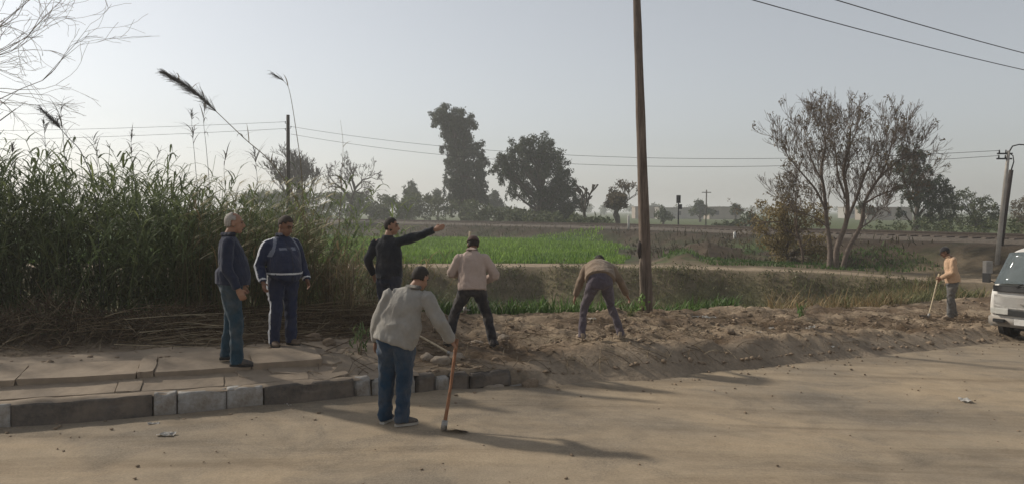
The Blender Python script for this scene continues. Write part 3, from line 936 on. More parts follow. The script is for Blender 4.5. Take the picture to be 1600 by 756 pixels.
# ------------------------------------------------------------------ leafless trees
def bare_tree(name, label, base_px, Y, top_py, r, seed, depth=5, spread=0.75, up=0.1, split=(2, 4), L0=0.3, lean=(0, 0), group=None, leaves=0, bark=None, minr=0.01, nst=1, stem_spread=.4, leafmat='leaf_brown', width_px=None, shrink=.74, wob=.10, keep_leaf=.75):
    rr = random.Random(seed)
    b = at(base_px, 330, Y); gz = H(b.x, Y)
    root = empty(name, (b.x, Y, gz), label=label, cat='tree', group=group)
    Ht = at(base_px, top_py, Y).z - gz
    mb = MB(); tips = []; nodes = []
    for s in range(nst):
        a = 2 * math.pi * s / max(nst, 1) + rr.random()
        d = Vector((lean[0] + (math.cos(a) * stem_spread if nst > 1 else 0), lean[1] + (math.sin(a) * stem_spread if nst > 1 else 0), 1)).normalized()
        grow(mb, Vector((math.cos(a) * r * .5 * (nst > 1), math.sin(a) * r * .5 * (nst > 1), -0.1)), d, Ht * L0, r, depth, rr, tips, spread, up, split, 4, shrink, minr, wob, 0.62, nodes)
    zs = max(v.z for v in mb.v); k = Ht / zs
    xs = [v.x for v in mb.v]; kx = k
    if width_px: kx = (width_px * Y / FPX) / (max(xs) - min(xs))
    S = Matrix.Diagonal((kx, kx, k)).to_4x4()
    mb.v = [S @ v if v.z > 0.3 / k else Vector((v.x * (k + (kx - k) * max(0, v.z * k / .3)), v.y * (k + (kx - k) * max(0, v.z * k / .3)), v.z * k)) for v in mb.v]
    mb.build('trunk', bark or MAT['bark'], root)
    if leaves:
        cl = [((S @ t[0]).x, (S @ t[0]).y, (S @ t[0]).z, leaves) for t in tips]
        g = np.random.default_rng(seed)
        sel = [c for c in cl if g.random() < keep_leaf]
        V, F = leaf_cloud(sel, 7 / (leaves ** 2), 0.0032 * Y if Y > 60 else 0.11, 0.5, g, 0.5)
        link('crown', mesh_np('crown', V, F, MAT[leafmat]), root)
    return root
bare_tree('bare_tree', 'leafless round-crowned tree behind the reeds and bushes beyond the railway', 548, 108, 234, 0.5, 31, 7, 0.85, 0.06, (2, 3), 0.30, bark=MAT['bark_far'], minr=0.03, width_px=95)
bare_tree('bare_tree', 'wide hazy leafless shrub-like tree behind the dark utility pole', 468, 100, 224, 0.2, 32, 6, 0.6, 0.2, (2, 4), 0.28, bark=MAT['bark_far'], minr=0.022, nst=4, width_px=110)
bare_tree('bare_tree', 'small pale leafless tree with upright twigs beside the railway', 966, 92, 282, 0.24, 33, 6, 0.6, 0.18, (2, 4), 0.28, bark=MAT['bark_far'], minr=0.022, leaves=.25, width_px=62)
bare_tree('bare_tree', 'thin leafless sapling between the broad eucalyptus and pale small tree', 925, 92, 290, 0.1, 34, 4, 0.5, 0.2, (2, 3), 0.34, bark=MAT['bark_far'], minr=0.035, width_px=36)
# the big one by the path, and its slimmer neighbour
MAT['bark_twig'] = M_plain('bark_twig', (0.135, 0.105, 0.085), 0.95, 0.3, 7, 0.6, 0.02)
def big_tree():
    Yb = 33.4; rr = random.Random(5)
    b = at(1300, 418, Yb); gz = H(b.x, Yb); o = Vector((b.x, Yb, gz))
    root = empty('bare_tree', o, label='big leafless spreading tree with several pale stems beside the dirt path', cat='tree')
    mb = MB(); tips = []; low = MB()
    def L(pts, dep): return [at(a, 418 - (418 - c) * .84, Yb + dep * i / (len(pts) - 1)) - o for i, (a, c) in enumerate(pts)]
    limbs = [(L([(1295, 424), (1297, 385), (1292, 335), (1288, 280), (1283, 235), (1290, 190), (1284, 158)], .8), .125),
             (L([(1306, 424), (1308, 380), (1322, 335), (1324, 285), (1318, 240), (1326, 200), (1330, 155)], -.8), .135),
             (L([(1316, 424), (1325, 385), (1345, 340), (1352, 295), (1372, 255), (1398, 225), (1428, 205)], .4), .115),
             (L([(1323, 330), (1338, 290), (1350, 250), (1362, 215), (1372, 180)], 1.4), .07),
             (L([(1290, 310), (1275, 275), (1258, 250), (1240, 225), (1228, 205)], -1.0), .06),
             (L([(1286, 260), (1270, 225), (1262, 195), (1258, 168)], 1.0), .045),
             (L([(1322, 290), (1310, 250), (1306, 205), (1302, 165)], -1.6), .055),
             (L([(1350, 300), (1372, 285), (1395, 275), (1415, 268)], -1.2), .045),
             (L([(1295, 345), (1272, 325), (1248, 315), (1226, 300)], .6), .04),
             (L([(1372, 255), (1385, 225), (1392, 195), (1402, 172)], .8), .04),
             (L([(1345, 345), (1362, 330), (1375, 310), (1392, 318)], 1.0), .035)]
    for pts, r in limbs:
        arr = [Vector(a) for a in _spl(np.array([list(q) for q in pts]), 5)]
        n = len(arr); main = r > .1
        mb.tube(arr, [max(.012, r * (1.18 if i == 0 else 1) * (1 - .84 * i / (n - 1))) for i in range(n)], 8 if main else 6, cap=True)
        for i in range(int(n * (.34 if main else .18)), n):
            for _ in range(2 if i > n * .5 else 1):
                if rr.random() < .12: continue
                d = (arr[min(i + 1, n - 1)] - arr[i - 1]).normalized()
                q = Vector((rr.gauss(0, 1), rr.gauss(0, 1), rr.gauss(0, .5)))
                nd = (d * .55 + q.normalized() * .75 + Vector((0, 0, .45))).normalized()
                grow(mb, arr[i].copy(), nd, rr.uniform(.42, .8), max(.010, r * .2 * (1 - .5 * i / n)), 3, rr, tips, .55, .20, (2, 4), 4, .74, .0065, .11, .6)
    mb.build('trunk', MAT['bark_twig'], root)
    g = np.random.default_rng(4)
    sel = [(t[0].x, t[0].y, t[0].z, .12) for t in tips if g.random() < .045]
    V, F = leaf_cloud(sel, 7 / .0144, .11, .5, g, .5)
    link('crown', mesh_np('crown', V, F, MAT['leaf_brown']), root)
big_tree()
bare_tree('bare_tree', 'slim dark-stemmed tree with brown leaves just beside the big leafless tree', 1256, 34.6, 235, 0.10, 41, 5, 0.75, 0.12, (2, 3), 0.36, lean=(-.08, 0), leaves=.16, minr=0.008, width_px=135, bark=MAT['bark'])
rr = random.Random(88)
cl = [(rr.uniform(1180, 1292), rr.uniform(312, 398), rr.uniform(8, 15), .55) for i in range(64)]
cl = [c for c in cl if c[1] > 300 + 0.5 * abs(c[0] - 1225) ** 0.9]
leafy_tree('yellowing_shrub', 'tall yellow-brown leafy shrub at the foot of the slim tree', 1230, 36.5, cl, 900, 0.14, MAT['leaf_yellow'], MAT['bark'], 0.06, 61, cat='shrub', depth_j=1.0)
# tree outside the frame whose twigs hang into the top left corner
rr = random.Random(19)
Yb = 13.0
b = at(-230, 330, Yb); gz = H(b.x, Yb)
root = empty('bare_tree', (b.x, Yb, gz), label='leafless tree whose hanging twigs reach in over the reeds', cat='tree')
mb = MB(); tips = []
trunk = [Vector((0, 0, -.1)), Vector((.1, .05, 1.5)), Vector((.0, .1, 3.2)), Vector((.2, .05, 4.6))]
mb.tube(trunk, [.20, .17, .14, .10], 8)
o = Vector((b.x, Yb, gz))
for (px, py, s) in [(45, 130, 3), (30, 70, 3), (15, 40, 3), (60, 60, 3), (0, 150, 3), (35, 10, 3), (40, 45, 3), (70, 85, 3), (20, 15, 3), (55, 20, 3), (25, 95, 3), (5, 130, 2), (-40, 40, 3), (-80, -30, 3), (60, -30, 3), (10, 60, 3), (-20, 100, 3)]:
    e = at(px, py, Yb + rr.uniform(-.9, .9)) - o
    st = trunk[rr.choice([2, 3, 3])]
    m = st * .45 + e * .55 + Vector((0, 0, .35)); q = st * .75 + e * .25 + Vector((0, 0, .3))
    mb.tube([st, q, m], [.035, .02, .011], 5, cap=False)
    d = (e - m).normalized()
    grow(mb, m, d, (e - m).length * .8, .0105, s, rr, tips, .55, -.07, (2, 3), 4, .66, .0028, .14, .6)
for (px, py) in [(40, 160), (25, 170), (5, 175), (30, 140)]:
    e = at(px, py, Yb) - o
    mb.tube([trunk[2], trunk[2] * .5 + e * .5 + Vector((0, 0, .1)), e], [.03, .014, .004], 4)
mb.build('trunk', MAT['bark_pale'], root)  # pale colour on these twigs stands in for glare of the bright sky

# ------------------------------------------------------------------ reed thicket on the ditch side
MAT['reed_leaf'] = M_leaf('reed_leaf', [(0, (0.7, 0.75, 0.65)), (0.5, (1, 1, 1)), (0.95, (1.3, 1.25, 1.1)), (1.0, (1.8, 1.6, 1.25))], 0.35, attr=True, rough=.85)
MAT['dry_reed'] = M_leaf('dry_reed', [(0, (0.10, 0.072, 0.042)), (0.5, (0.19, 0.145, 0.088)), (1, (0.34, 0.27, 0.175))], 0.2)
MAT['plume'] = M_leaf('reed_plume', [(0, (0.12, 0.115, 0.11)), (0.5, (0.19, 0.185, 0.18)), (1, (0.30, 0.29, 0.27))], 0.3)
def reed_mass(n, xr, dr, hfun, seed, leaf_n=15, green=(0.138, 0.172, 0.080), brown=(0.135, 0.092, 0.050), dry_top=0.0, lw=0.034, front_low=True):
    g = np.random.default_rng(seed)
    x = g.uniform(xr[0], xr[1], n); d = dr[0] + (dr[1] - dr[0]) * g.random(n) ** 0.9
    y = E(x) + d / 0.87
    z = HC(x, y, False)
    cl_ = np.clip(fbm(x, y, 1.3, 2, 90) * 1.1 + .5, 0, 1)
    top = hfun(x, y) * (0.55 + .30 * cl_ + .24 * g.random(n))
    P0 = np.stack([x, y, z - 0.05], 1)
    lean = g.normal(0, 0.27, (n, 2)); lean[:, 0] += 0.06
    hh = np.maximum(top - z, 0.4)
    P1 = P0 + np.column_stack([lean * hh[:, None], hh])
    bow = np.column_stack([g.normal(0, 0.06, (n, 2)), np.zeros(n)]) * hh[:, None]
    parts = []
    V, Q, T = stems(P0, P1, np.full(n, 0.011), np.full(n, 0.004), bow, 4)
    sc = np.repeat(np.array(green)[None] * 1.3, len(V), 0)
    parts.append((V, Q, T, sc))
    tt = g.uniform(0.05, 1.0, (n, leaf_n)) ** 0.7; tt = np.sort(tt, 1)
    idx = np.repeat(np.arange(n), leaf_n); t = tt.ravel()
    P = P0[idx] * (1 - t)[:, None] + P1[idx] * t[:, None] + bow[idx] * (4 * t * (1 - t))[:, None]
    m = len(P)
    phi = g.uniform(0, 2 * np.pi, m)
    L = g.uniform(0.35, 0.75, m) * (1.05 - 0.35 * t)
    tilt = g.uniform(0.25, 1.1, m); bend = g.uniform(0.6, 2.2, m) * (1 - 0.3 * t)
    low = np.clip(1.15 - (P[:, 2] - z[idx]) / np.maximum(hh[idx] * 0.5, .5), 0, 1) * g.uniform(0, 1.25, m)
    low = np.clip(low + (g.random(m) < dry_top) * 1.0, 0, 1)
    tilt = tilt + low * 1.1
    hi_ = t > .72
    tilt = np.where(hi_, g.uniform(.35, 1.0, m), tilt); bend = np.where(hi_, g.uniform(.9, 2.3, m), bend); L = np.where(hi_, L * 1.25, L)
    patch = 0.75 + 0.9 * np.clip(fbm(P[:, 0], P[:, 2], 0.7, 3, 12)[:, None] + 0.25, 0, 1)
    c = (np.array(green)[None] * (1 - low[:, None]) + np.array(brown)[None] * low[:, None]) * patch * g.uniform(0.75, 1.25, (m, 1))
    V, Q, T, k = blades(P, phi, L, g.uniform(0.7, 1.2, m) * lw, tilt, bend, 4, 0.4)
    parts.append((V, Q, T, np.repeat(c, k, 0)))
    return join_parts(parts)
def reed_h(x, y):
    px = 800 + FPX * x / y
    t = np.interp(px, [-300, 0, 60, 130, 170, 215, 250, 300, 350, 400, 450, 500, 560, 600], [190, 232, 226, 228, 205, 228, 278, 282, 276, 276, 300, 352, 385, 395])
    return CAM_Z + (330 - t) * y / FPX
V, F, C = reed_mass(1750, (-15.5, -3.7), (3.4, 7.5), reed_h, 3, 18, lw=.048)
link('reed_thicket', mesh_np('reed_thicket', V, F, MAT['reed_leaf'], False, C), label='dense tall green reed thicket behind the standing men, brown at its foot', cat='reeds', kind='stuff')
V, F, C = reed_mass(120, (-4.2, -2.1), (3.0, 5.6), lambda x, y: reed_h(x, y) * 1.0, 6, 12, (0.10, 0.105, 0.055), (0.20, 0.15, 0.085), 0.45, 0.026)
link('dry_reed_thicket', mesh_np('dry_reed_thicket', V, F, MAT['reed_leaf'], False, C), label='thin half-dry reeds at the end of the thicket beside the pointing man', cat='reeds', kind='stuff')

def single_reed(name, label, pix, Y, r, plume=None, leaves=10, seed=0, mat=None, group=None, lsize=.35, leaf_from=0.0):
    """one tall reed: pix = pixel polyline from tip to base"""
    rr = random.Random(seed); g = np.random.default_rng(seed)
    pts = [at(a, b_, Y + 0.12 * i) for i, (a, b_) in enumerate(pix)][::-1]
    b0 = pts[0].copy(); pts[0].z = min(pts[0].z, H(b0.x, b0.y)) - .03
    o = Vector((pts[0].x, pts[0].y, H(pts[0].x, pts[0].y)))
    root = empty(name, o, label=label, cat='reed', group=group)
    loc = [p - o for p in pts]
    sm = [Vector(v) for v in [list(a) + [0] for a in []]]
    arr = _spl(np.array([[p.x, p.y, p.z] for p in loc]), 6)
    loc = [Vector(a) for a in arr]
    mb = MB(); mb.tube(loc, [r * (1 - .75 * i / (len(loc) - 1)) for i in range(len(loc))], 5)
    mb.build('stem', mat or MAT['dry_reed'], root)
    if leaves:
        t = g.uniform(leaf_from, .95, leaves); ip = (t * (len(loc) - 1)).astype(int)
        P = np.array([loc[i] for i in ip])
        V, Q, T, k = blades(P, g.uniform(0, 6.28, leaves), g.uniform(.6, 1.2, leaves) * lsize, np.full(leaves, .022), g.uniform(.2, 1.0, leaves), g.uniform(.5, 1.8, leaves), 4, .3)
        link('leaves', mesh_np('leaves', V, [Q, T], mat or MAT['dry_reed']), root)
    if plume:
        n, Ls, a0 = plume
        seg = loc[int(len(loc) * a0):]
        P0 = []; P1 = []; B = []
        for i in range(n):
            j = rr.randrange(len(seg)); s = seg[j]
            dr = (seg[min(j + 1, len(seg) - 1)] - seg[max(j - 1, 0)]).normalized()
            q = Vector((rr.gauss(0, 1), rr.gauss(0, 1), rr.gauss(0, 1))) * .22
            e = s + (dr + q).normalized() * Ls * rr.uniform(.5, 1.1) * (1 - .45 * j / len(seg)) + Vector((0, 0, -.03))
            P0.append(s); P1.append(e); B.append((0, 0, rr.uniform(0, .025)))
        V, Q, T = stems(np.array(P0), np.array(P1), np.full(n, .0035), np.full(n, .002), np.array(B), 2)
        link('plume', mesh_np('plume', V, Q, MAT['plume']), root)
    return root
single_reed('tall_reed', 'tall leaning reed with a big grey feathery plume above the thicket', [(262, 117), (290, 134), (320, 158), (380, 215), (432, 264), (478, 350), (505, 490)], 12.2, .011, (420, .30, .62), 12, 1)
single_reed('tall_reed', 'thin reed with a bent-over broken wispy tip beside the dark utility pole', [(427, 116), (446, 130), (453, 146), (462, 200), (471, 270), (476, 380), (480, 490)], 12.6, .009, (30, .2, .85), 3, 2)
single_reed('tall_reed', 'thin straight bare reed stem standing alone between the tracksuit man and the pointing man', [(532, 188), (536, 230), (533, 300), (528, 400), (527, 490)], 12.8, .007, None, 5, 3, leaf_from=0.0)
single_reed('tall_reed', 'reed with drooping dark leafy head rising from the thicket under the twigs', [(66, 172), (84, 190), (106, 215), (130, 245), (150, 320), (160, 480)], 12.0, .011, (120, .22, .70), 16, 4, MAT['plume'], lsize=.4, leaf_from=.6)
for i, (px, tp, sd) in enumerate([(150, 212, 5), (205, 208, 6), (245, 228, 7), (300, 176, 8), (318, 160, 9), (20, 228, 10), (95, 150, 11), (70, 190, 12), (350, 240, 13), (400, 235, 14)]):
    single_reed('tall_reed', 'slender reed tip standing out above the top of the thicket', [(px - 6 + (i * 7) % 15, tp), (px, tp + 25), (px + 5, tp + 80), (px + 10, tp + 160), (px + 12, 480)], 12.4 + (i % 3) * .4, .007, (26, .16, .86) if i % 2 else None, 12, sd, MAT['plume'], 'reed tips above the thicket', lsize=.4, leaf_from=.62)

# pale nodding grass heads in front of the thicket
g = np.random.default_rng(31)
P0 = []; P1 = []; B = []; HP = []
for i in range(190):
    px = g.uniform(300, 515); py = g.uniform(278, 410); Y = g.uniform(11.6, 12.6)
    t = at(px, py, Y); bx = t.x - g.uniform(0.05, .35); by = Y + g.uniform(-.1, .4)
    P0.append((bx, by, H(bx, by))); P1.append(t); B.append((-.1, 0, .12)); HP.append(t)
n = len(P0)
V1, Q1, T1 = stems(np.array(P0), np.array(P1), np.full(n, .005), np.full(n, .003), np.array(B), 5)
hp = np.repeat(np.array(HP), 5, 0) + g.normal(0, .008, (n * 5, 3)); m = len(hp)
V2, Q2, T2, k = blades(hp, g.normal(0.3, .35, m), g.uniform(.16, .32, m), np.full(m, .020), g.uniform(.7, 1.1, m), g.uniform(.6, 1.3, m), 4, .3)
c1 = np.tile([[.17, .15, .08]], (len(V1), 1)); c2 = np.tile([[.46, .42, .30]], (len(V2), 1))
V, F, C = join_parts([(V1, Q1, T1, c1), (V2, Q2, T2, c2)])
link('seeding_grass', mesh_np('seeding_grass', V, F, MAT['reed_leaf'], False, C), label='pale nodding grass heads along the front of the reed thicket', cat='grass', kind='stuff')

# ------------------------------------------------------------------ cut stalks and dry litter at the foot of the reeds
g = np.random.default_rng(77)
n = 950
x = np.concatenate([g.uniform(-10, -4.6, 420), g.uniform(-4.8, -2.0, 530)]); d = np.where(np.arange(n) < 420, g.normal(2.9, .35, n), g.normal(2.6, .42, n))
y = E(x) + d / .87; z = HC(x, y, False)
pile = 0.30 * np.exp(-((d - 2.9) / .55) ** 2) * g.random(n) * np.where(x < -4.6, 1.2, 1.0)
L = g.uniform(.5, 1.7, n); an = np.where((g.random(n) < .7) & (x > -4.8), g.normal(0.2, .3, n), g.uniform(0, 3.14, n)); L = np.where(x < -4.8, L * .55, L)
dx = np.cos(an) * L / 2; dy = np.sin(an) * L / 2
P0 = np.stack([x - dx, y - dy, np.zeros(n)], 1); P1 = np.stack([x + dx, y + dy, np.zeros(n)], 1)
P0[:, 2] = np.maximum(z + pile, HC(P0[:, 0], P0[:, 1], False)) + .01 + g.uniform(0, .05, n)
P1[:, 2] = np.maximum(z + pile, HC(P1[:, 0], P1[:, 1], False)) + .01 + g.uniform(0, .10, n)
V1, Q1, T1 = stems(P0, P1, np.full(n, .008), np.full(n, .004), np.column_stack([g.normal(0, .03, (n, 2)), g.uniform(-.02, .05, n)]), 3)
m = 15000
x = np.where(np.arange(m) < 10000, g.uniform(-11, -4.3, m), g.uniform(-4.6, -1.8, m)); d = np.where(np.arange(m) < 10000, g.normal(2.95, .38, m), g.normal(2.75, .4, m))
y = E(x) + d / .87
hp = (0.34 + .25 * fbm(x, y, .9, 3, 5)) * np.exp(-((d - 3.0) / .55) ** 2) * np.where(x < -4.6, 1.1, .5)
z = HC(x, y, False) + hp * g.random(m) ** .6
V2, Q2, T2, k = blades(np.stack([x, y, z], 1), g.uniform(0, 6.28, m), g.uniform(.15, .5, m), np.full(m, .018), g.uniform(.7, 1.6, m), g.uniform(-.1, .9, m), 2, .5)
V, F, C = join_parts([(V1, Q1, T1, np.zeros((len(V1), 3))), (V2, Q2, T2, np.zeros((len(V2), 3)))])
MAT['straw'] = M_leaf('dry_straw', [(0, (0.09, 0.06, 0.035)), (0.55, (0.17, 0.12, 0.07)), (0.88, (0.27, 0.205, 0.125)), (1, (0.44, 0.36, 0.24))], 0.15)
link('cut_reed_litter', mesh_np('cut_reed_litter', V, F, MAT['straw']), label='heap of cut dry reed stalks and straw lying behind the pavement', cat='straw', kind='stuff')

g = np.random.default_rng(78)
n = 1300
x = np.concatenate([g.uniform(-2.2, 12, 900), g.uniform(-2.5, 3.5, 400)]); d = np.clip(g.normal(1.9, 1.0, n), .3, 4.4); y = E(x) + d / .87
L = g.uniform(.08, .5, n); an = g.uniform(0, 6.28, n)
dx = np.cos(an) * L / 2; dy = np.sin(an) * L / 2
P0 = np.stack([x - dx, y - dy, HC(x - dx, y - dy, False) + .004], 1); P1 = np.stack([x + dx, y + dy, HC(x + dx, y + dy, False) + g.uniform(0, .07, n)], 1)
V1, Q1, T1 = stems(P0, P1, np.full(n, .005), np.full(n, .003), np.column_stack([g.normal(0, .03, (n, 2)), g.uniform(0, .05, n)]), 3)
m = 3800
x = g.uniform(-2.5, 13, m); d = np.clip(g.normal(2.4, 1.2, m), .3, 4.8); y = E(x) + d / .87
kk = fbm(x, y, .9, 3, 91) > -.05; x = x[kk]; y = y[kk]; m = len(x)
V2, Q2, T2, k = blades(np.stack([x, y, HC(x, y, False)], 1), g.uniform(0, 6.28, m), g.uniform(.05, .2, m), np.full(m, .012), g.uniform(.3, 1.5, m), g.uniform(0, .9, m), 2, .5)
V, F, C = join_parts([(V1, Q1, T1, np.zeros((len(V1), 3))), (V2, Q2, T2, np.zeros((len(V2), 3)))])
link('root_litter', mesh_np('root_litter', V, F, MAT['straw']), label='dry roots and cut stalk ends strewn over the dug earth', cat='straw', kind='stuff')

# ------------------------------------------------------------------ weeds, crop and grass
MAT['weed'] = M_leaf('weed_leaf', [(0, (0.65, 0.7, 0.6)), (0.5, (1, 1, 1)), (1, (1.4, 1.35, 1.2))], 0.35, attr=True)
g = np.random.default_rng(41)
def weeds(n, xr, yfun, L, w, col, seed, tilt=(.05, .6), bend=(.2, 1.3), nseg=3, keep=None, colvar=.3):
    g = np.random.default_rng(seed)
    x = g.uniform(xr[0], xr[1], n); y = yfun(x, g)
    if keep is not None:
        kk = keep(x, y, g); x = x[kk]; y = y[kk]
    n = len(x); z = HC(x, y, False)
    V, Q, T, k = blades(np.stack([x, y, z - .01], 1), g.uniform(0, 6.28, n), g.uniform(L[0], L[1], n), np.full(n, w), g.uniform(*tilt, n), g.uniform(*bend, n), nseg, .3)
    pt = np.clip(fbm(x, y, .5, 3, seed) + .5, 0, 1)[:, None]
    c = (np.array(col[0])[None] * (1 - pt) + np.array(col[1])[None] * pt) * g.uniform(1 - colvar, 1 + colvar, (n, 1))
    return V, Q, T, np.repeat(c, k, 0)
dlip = lambda x, a, b_: (lambda gg: E(x) + gg / .87)
parts = [weeds(11000, (-6, 15), lambda x, g: path_y(x) - 1.55 - 2.2 * g.random(len(x)) ** 1.2 + .6 * g.normal(size=len(x)) * .4, (.12, .34), .03, ((.15, .125, .07), (.14, .15, .07)), 1, colvar=.45, tilt=(.05, 1.1)),
         weeds(9000, (-3, 5.2), lambda x, g: E(x) + g.uniform(4.3, 8.0, len(x)) / .87, (.2, .5), .045, ((.055, .10, .025), (.09, .155, .04)), 2),
         weeds(9000, (2.5, 15), lambda x, g: E(x) + (4.7 + 6 * g.random(len(x)) ** 1.3) / .87, (.2, .55), .04, ((.13, .125, .06), (.15, .165, .07)), 3, keep=lambda x, y, g: fbm(x, y, .45, 3, 60) > -.12),
         weeds(3500, (6, 16), lambda x, g: E(x) + g.uniform(4.2, 7.5, len(x)) / .87, (.3, .7), .03, ((.20, .145, .075), (.27, .21, .12)), 4, keep=lambda x, y, g: fbm(x, y, .5, 3, 63) > .05),
         weeds(6000, (-6, 13), lambda x, g: g.uniform(15.5, 29, len(x)), (.15, .42), .04, ((.12, .12, .055), (.14, .16, .065)), 5, colvar=.45, tilt=(.05, 1.0), keep=lambda x, y, g: (y - E(x)) * .87 > 5.2)]
V, F, C = join_parts(parts)
link('ditch_weeds', mesh_np('ditch_weeds', V, F, MAT['weed'], False, C), label='green and dry weeds covering the ditch and its far bank', cat='weeds', kind='stuff')
parts = [weeds(52000, (-22, 9), lambda x, g: 34.4 + 34 * g.random(len(x)) ** 1.5, (.18, .34), .07, ((.12, .21, .032), (.20, .31, .052)), 6, (.0, .5), (.1, .7), 2, keep=lambda x, y, g: (field_mask(x, y) > .55) & (np.sin((y + .15 * x) * 2.1) > -.93) & (np.abs(y - 40.5 + .06 * x) > .35) & (np.abs(y - 50 + .06 * x) > .6) & (fbm(x, y, .5, 3, 83) > -.42)),
         weeds(1800, (-22, 9), lambda x, g: 34.2 + 6 * g.random(len(x)) ** 1.5, (.3, .6), .06, ((.05, .11, .02), (.09, .17, .035)), 7, (.0, .5), (.1, .7), 2, keep=lambda x, y, g: fbm(x, y, .6, 2, 5) > .15)]
V, F, C = join_parts(parts)
link('green_crop', mesh_np('green_crop', V, F, MAT['weed'], False, C), label='bright green low crop in the field beyond the dirt path', cat='crop', kind='stuff')
parts = [weeds(5000, (7, 18), lambda x, g: g.uniform(32.6, 38, len(x)), (.10, .28), .05, ((.05, .09, .025), (.08, .14, .035)), 8, keep=lambda x, y, g: (fbm(x, y, .3, 2, 14) < .02) & (y > path_y(x) + 1.6)),
         weeds(15000, (-14, 28), lambda x, g: g.uniform(36, 84, len(x)), (.12, .5), .07, ((.065, .05, .032), (.05, .05, .028)), 9, keep=lambda x, y, g: (field_mask(x, y) < .1) & (track_dist(x, y)[0] > 2.4) & (track_dist(x, y)[0] < 12))]
V, F, C = join_parts(parts)
link('embankment_grass', mesh_np('embankment_grass', V, F, MAT['weed'], False, C), label='patchy grass on the earth below the railway embankment', cat='grass', kind='stuff')
rr = random.Random(71); cl = []
for i in range(260):
    x_ = rr.uniform(-5, 15); y_ = float(path_y(x_)) - rr.choice([1.25, 1.4, 1.7, 2.1, 2.6]) + rr.uniform(-.2, .2)
    if vnoise(np.array([x_ * .8]), np.array([y_]), 5)[0] < -.22: continue
    r_ = rr.uniform(.08, .26); cl.append((x_, y_, H(x_, y_) + r_ * .45, r_))
MAT['bank_leaf'] = M_leaf('bank_leaf', [(0, (0.07, 0.075, 0.035)), (0.6, (0.13, 0.13, 0.06)), (1, (0.20, 0.18, 0.09))], 0.3)
V, F = leaf_cloud(cl, 520, .09, .2, np.random.default_rng(14), .5)
link('bank_scrub', mesh_np('bank_scrub', V, F, MAT['bank_leaf']), label='low dark scrub fringing the far bank of the ditch', cat='scrub', kind='stuff')
cl = []
for i in range(330):
    x_ = rr.uniform(-16, 27); y_ = rr.uniform(35, 74)
    td_, sg2 = (float(v_[0]) for v_ in track_dist(np.array([x_]), np.array([y_])))
    if td_ < 2.6 or td_ > 11 or sg2 > 0 or field_mask(np.array([x_]), np.array([y_]))[0] > .1: continue
    r_ = rr.uniform(.12, .42); cl.append((x_, y_, H(x_, y_) + r_ * .3, r_))
V, F = leaf_cloud(cl, 420, .13, .2, np.random.default_rng(15), .4)
MAT['scrub'] = M_leaf('dry_scrub', [(0, (0.045, 0.036, 0.024)), (0.6, (0.07, 0.06, 0.036)), (1, (0.11, 0.095, 0.055))], 0.2)
link('embankment_scrub', mesh_np('embankment_scrub', V, F, MAT['scrub']), label='dry brown scrub dotted over the railway embankment slope', cat='scrub', kind='stuff')
# low creeping green by the straw, behind the man in the navy jacket
parts = [weeds(1500, (-5.3, -4.0), lambda x, g: E(x) + g.uniform(3.0, 3.7, len(x)) / .87, (.12, .35), .035, ((.07, .14, .03), (.11, .19, .05)), 12, (.1, .8), (.3, 1.4), 3)]
V, F, C = join_parts(parts)
link('green_undergrowth', mesh_np('green_undergrowth', V, F, MAT['weed'], False, C), label='patch of bright low green weeds at the reed foot behind the navy-jacket man', cat='weeds', kind='stuff')

def plant(name, label, px, py, Y, n, L, w, col, seed, stemh=0, group=None, tilt=(.1, .7), cat='plant'):
    p = at(px, py, Y); x, y = p.x, p.y; g = np.random.default_rng(seed); z = H(x, y)
    root = empty(name, (x, y, z), label=label, cat=cat, group=group)
    hs_ = g.random(n) ** .8 * stemh
    P = np.column_stack([g.normal(0, .03 + .08 * stemh, n), g.normal(0, .03 + .08 * stemh, n), hs_])
    V, Q, T, k = blades(P, g.uniform(0, 6.28, n), g.uniform(.6, 1.2, n) * L, np.full(n, w), g.uniform(*tilt, n), g.uniform(.3, 1.6, n), 4, .2)
    c = np.repeat(np.array(col)[None] * g.uniform(.7, 1.35, (n, 1)), k, 0)
    link('leaves', mesh_np('leaves', V, [Q, T], MAT['weed'], False, c), root)
    if stemh:
        mb = MB()
        for i in range(max(3, n // 14)):
            a = g.normal(0, .08 * stemh, 2)
            mb.tube([(a[0] * .2, a[1] * .2, -.03), (a[0] * .6, a[1] * .6, stemh * .5), (a[0], a[1], stemh * g.uniform(.8, 1.05))], [.008, .006, .004], 4)
        mb.build('stem', MAT['weed'] if False else MAT['dry_reed'], root)
    return root
plant('reed_clump', 'green reed clump in the ditch beside the man bending over', 838, 505, 17.5, 120, .62, .035, (.095, .135, .055), 1, .95)
plant('reed_clump', 'green reed clump in the ditch behind the grey-jacket man', 684, 505, 16.5, 170, .55, .035, (.085, .125, .05), 2, 1.05)
plant('reed_clump', 'thin green reed clump in the ditch behind the light-shirt man', 770, 495, 18.5, 60, .5, .03, (.09, .14, .05), 12, .6)
plant('weed_plant', 'small leafy weed growing at the broken pavement behind the grey-jacket man', 563, 545, 10.3, 46, .17, .035, (.10, .14, .06), 3, .34)
plant('weed_plant', 'bright green young plant beside the foot of the wooden pole', 1004, 490, 15.6, 26, .17, .06, (.16, .25, .07), 4, .32)
plant('weed_plant', 'green weed alone on the dug earth below the ditch bank', 1253, 492, 16.5, 30, .2, .04, (.10, .17, .05), 5, .22)
plant('weed_plant', 'low grass tuft on the soil bank between the bending man and the wooden pole', 985, 500, 15.0, 40, .2, .02, (.13, .15, .06), 6, .0)
plant('dry_bush', 'dry pale tangled twiggy bush behind the pointing man', 545, 500, 12.0, 240, .45, .014, (.24, .185, .11), 8, 1.05, tilt=(.1, 1.2), cat='bush')
